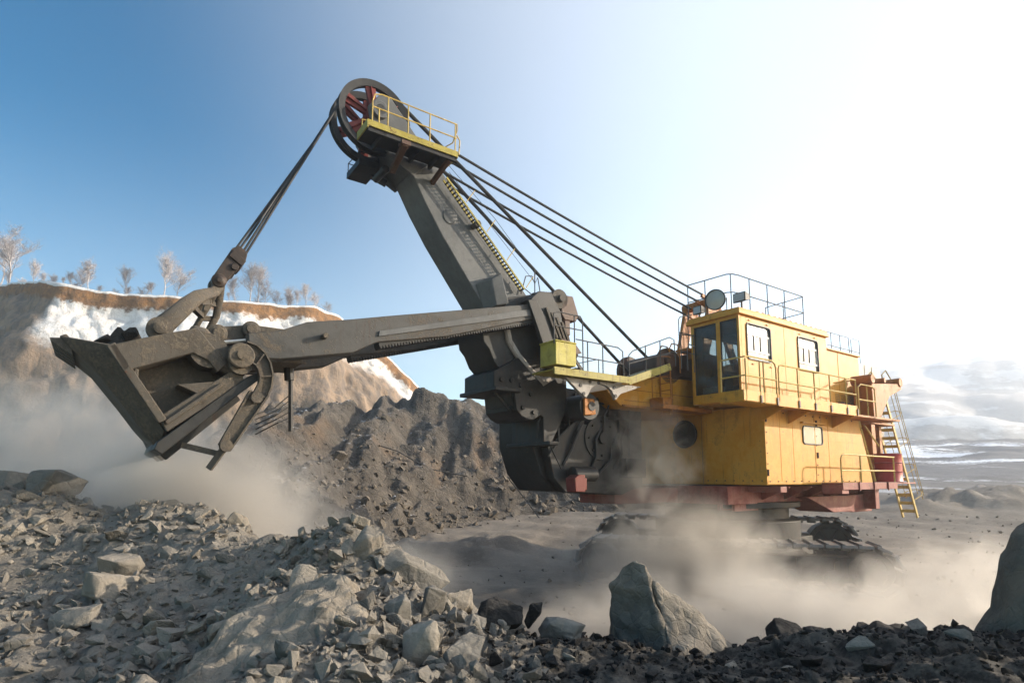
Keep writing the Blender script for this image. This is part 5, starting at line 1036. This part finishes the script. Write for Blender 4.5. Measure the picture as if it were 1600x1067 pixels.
for i in range(22):                                        # low brush along the brink
    px = rg.choice([rg.uniform(-30, 250), rg.uniform(345, 515)]); Yc = float(np.interp((px - 800) / 912, cl[:, 0] / cl[:, 1], cl[:, 1])) + rg.uniform(1, 6); e, t_, c_ = tp[i % 3]
    e2 = e.copy(); C.objects.link(e2)
    for ch in (t_, c_): c2 = ch.copy(); C.objects.link(c2); c2.parent = e2
    sc = rg.uniform(.12, .34); e2.location = ((px - 800) / 912 * Yc, Yc, float(np.interp((px - 800) / 912, cl[:, 0] / cl[:, 1], cl[:, 2])) + .05); e2.rotation_euler = (0, 0, i * 2.1); e2.scale = (sc * 1.3, sc * 1.3, sc)
    e2.name = 'frosted_bush'; tag(e2, 'knee high frosted bush in the low brush fringing the cliff top', 'bush', 'low frosted bushes fringing the cliff top')

# ------------------------------------------------------------------ dust and haze
def m_dust(name, dens, scale, thr, col=(.84, .795, .735), seed=0., g=.35):
    k = NT(name); tc = k.n('TexCoord').outputs['Object']; pos = k.n('NewGeometry').outputs['Position']
    ln_ = k.n('VectorMath', {0: tc}, operation='LENGTH').outputs['Value']
    fall = k.math('SUBTRACT', 1., ln_, clamp=True)
    fall = k.ramp(fall, 0., .75)
    n = k.n('TexNoise', {'Vector': k.n('VectorMath', {0: pos, 1: (seed, seed * .7, seed * 1.3)}, operation='ADD').outputs[0], 'Scale': scale, 'Detail': 6, 'Roughness': .56, 'Distortion': .9}).outputs[0]
    d = k.math('MULTIPLY', fall, k.ramp(k.math('ADD', n, k.math('MULTIPLY', fall, .2)), thr + .04, thr + .26))
    d = k.math('MULTIPLY', d, dens)
    v = k.n('VolumePrincipled', {'Color': (*col, 1), 'Density': d, 'Anisotropy': g})
    k.t.links.new(v.outputs[0], k.out.inputs['Volume']); return k.m
CL_ = [('dust by the bucket', (-6.8, 12.4, 2.0), (4.8, 2.4, 2.9), 1.0, .42, 1.), ('dust round the bucket tip', (-6.0, 10.7, 2.7), (3.2, 1.1, 1.7), 1.5, .42, 37.), ('dust left', (-12, 15.5, 3.3), (6.8, 3.0, 3.4), .55, .38, 4.),
       ('dust centre', (-3.4, 12.5, .8), (3.2, 2.4, 1.8), .7, .43, 7.), ('plume', (3.7, 16.6, 3.5), (2.1, 1.2, 2.9), 1.2, .48, 9.), ('dust at the tracks', (4.6, 16.1, .9), (4.2, 1.8, 2.2), 1.1, .42, 13.), ('dust right', (6.0, 11.4, .2), (5.0, 2.7, 1.8), 1.1, .42, 17.), ('dust low', (2.2, 11.8, .2), (2.8, 2.2, 1.6), .6, .43, 23.), ('dust far right', (10.6, 13.2, .6), (3.8, 2.6, 1.8), .5, .42, 29.)]
for nm, c_, r_, dn_, th_, sd in CL_:
    bm = bmesh.new(); bmesh.ops.create_icosphere(bm, subdivisions=3, radius=1); me = bpy.data.meshes.new('dust_cloud'); bm.to_mesh(me); bm.free()
    me.materials.append(m_dust('dust_' + str(int(sd)), dn_, 1.15 if nm == 'plume' else .85, th_, seed=sd)); o = bpy.data.objects.new('dust_cloud', me); C.objects.link(o); o.location = c_; o.scale = r_; o['kind'] = 'stuff'
b = MB(); b.box(-360, 460, -60, 545, -30, 112); hz = b.build('haze', 'ground', smooth=False); hz.data.materials.clear(); hz['kind'] = 'stuff'
k = NT('haze'); v = k.n('VolumePrincipled', {'Color': (.86, .88, .92, 1), 'Density': .0014, 'Anisotropy': .74}); k.t.links.new(v.outputs[0], k.out.inputs['Volume']); hz.data.materials.append(k.m)
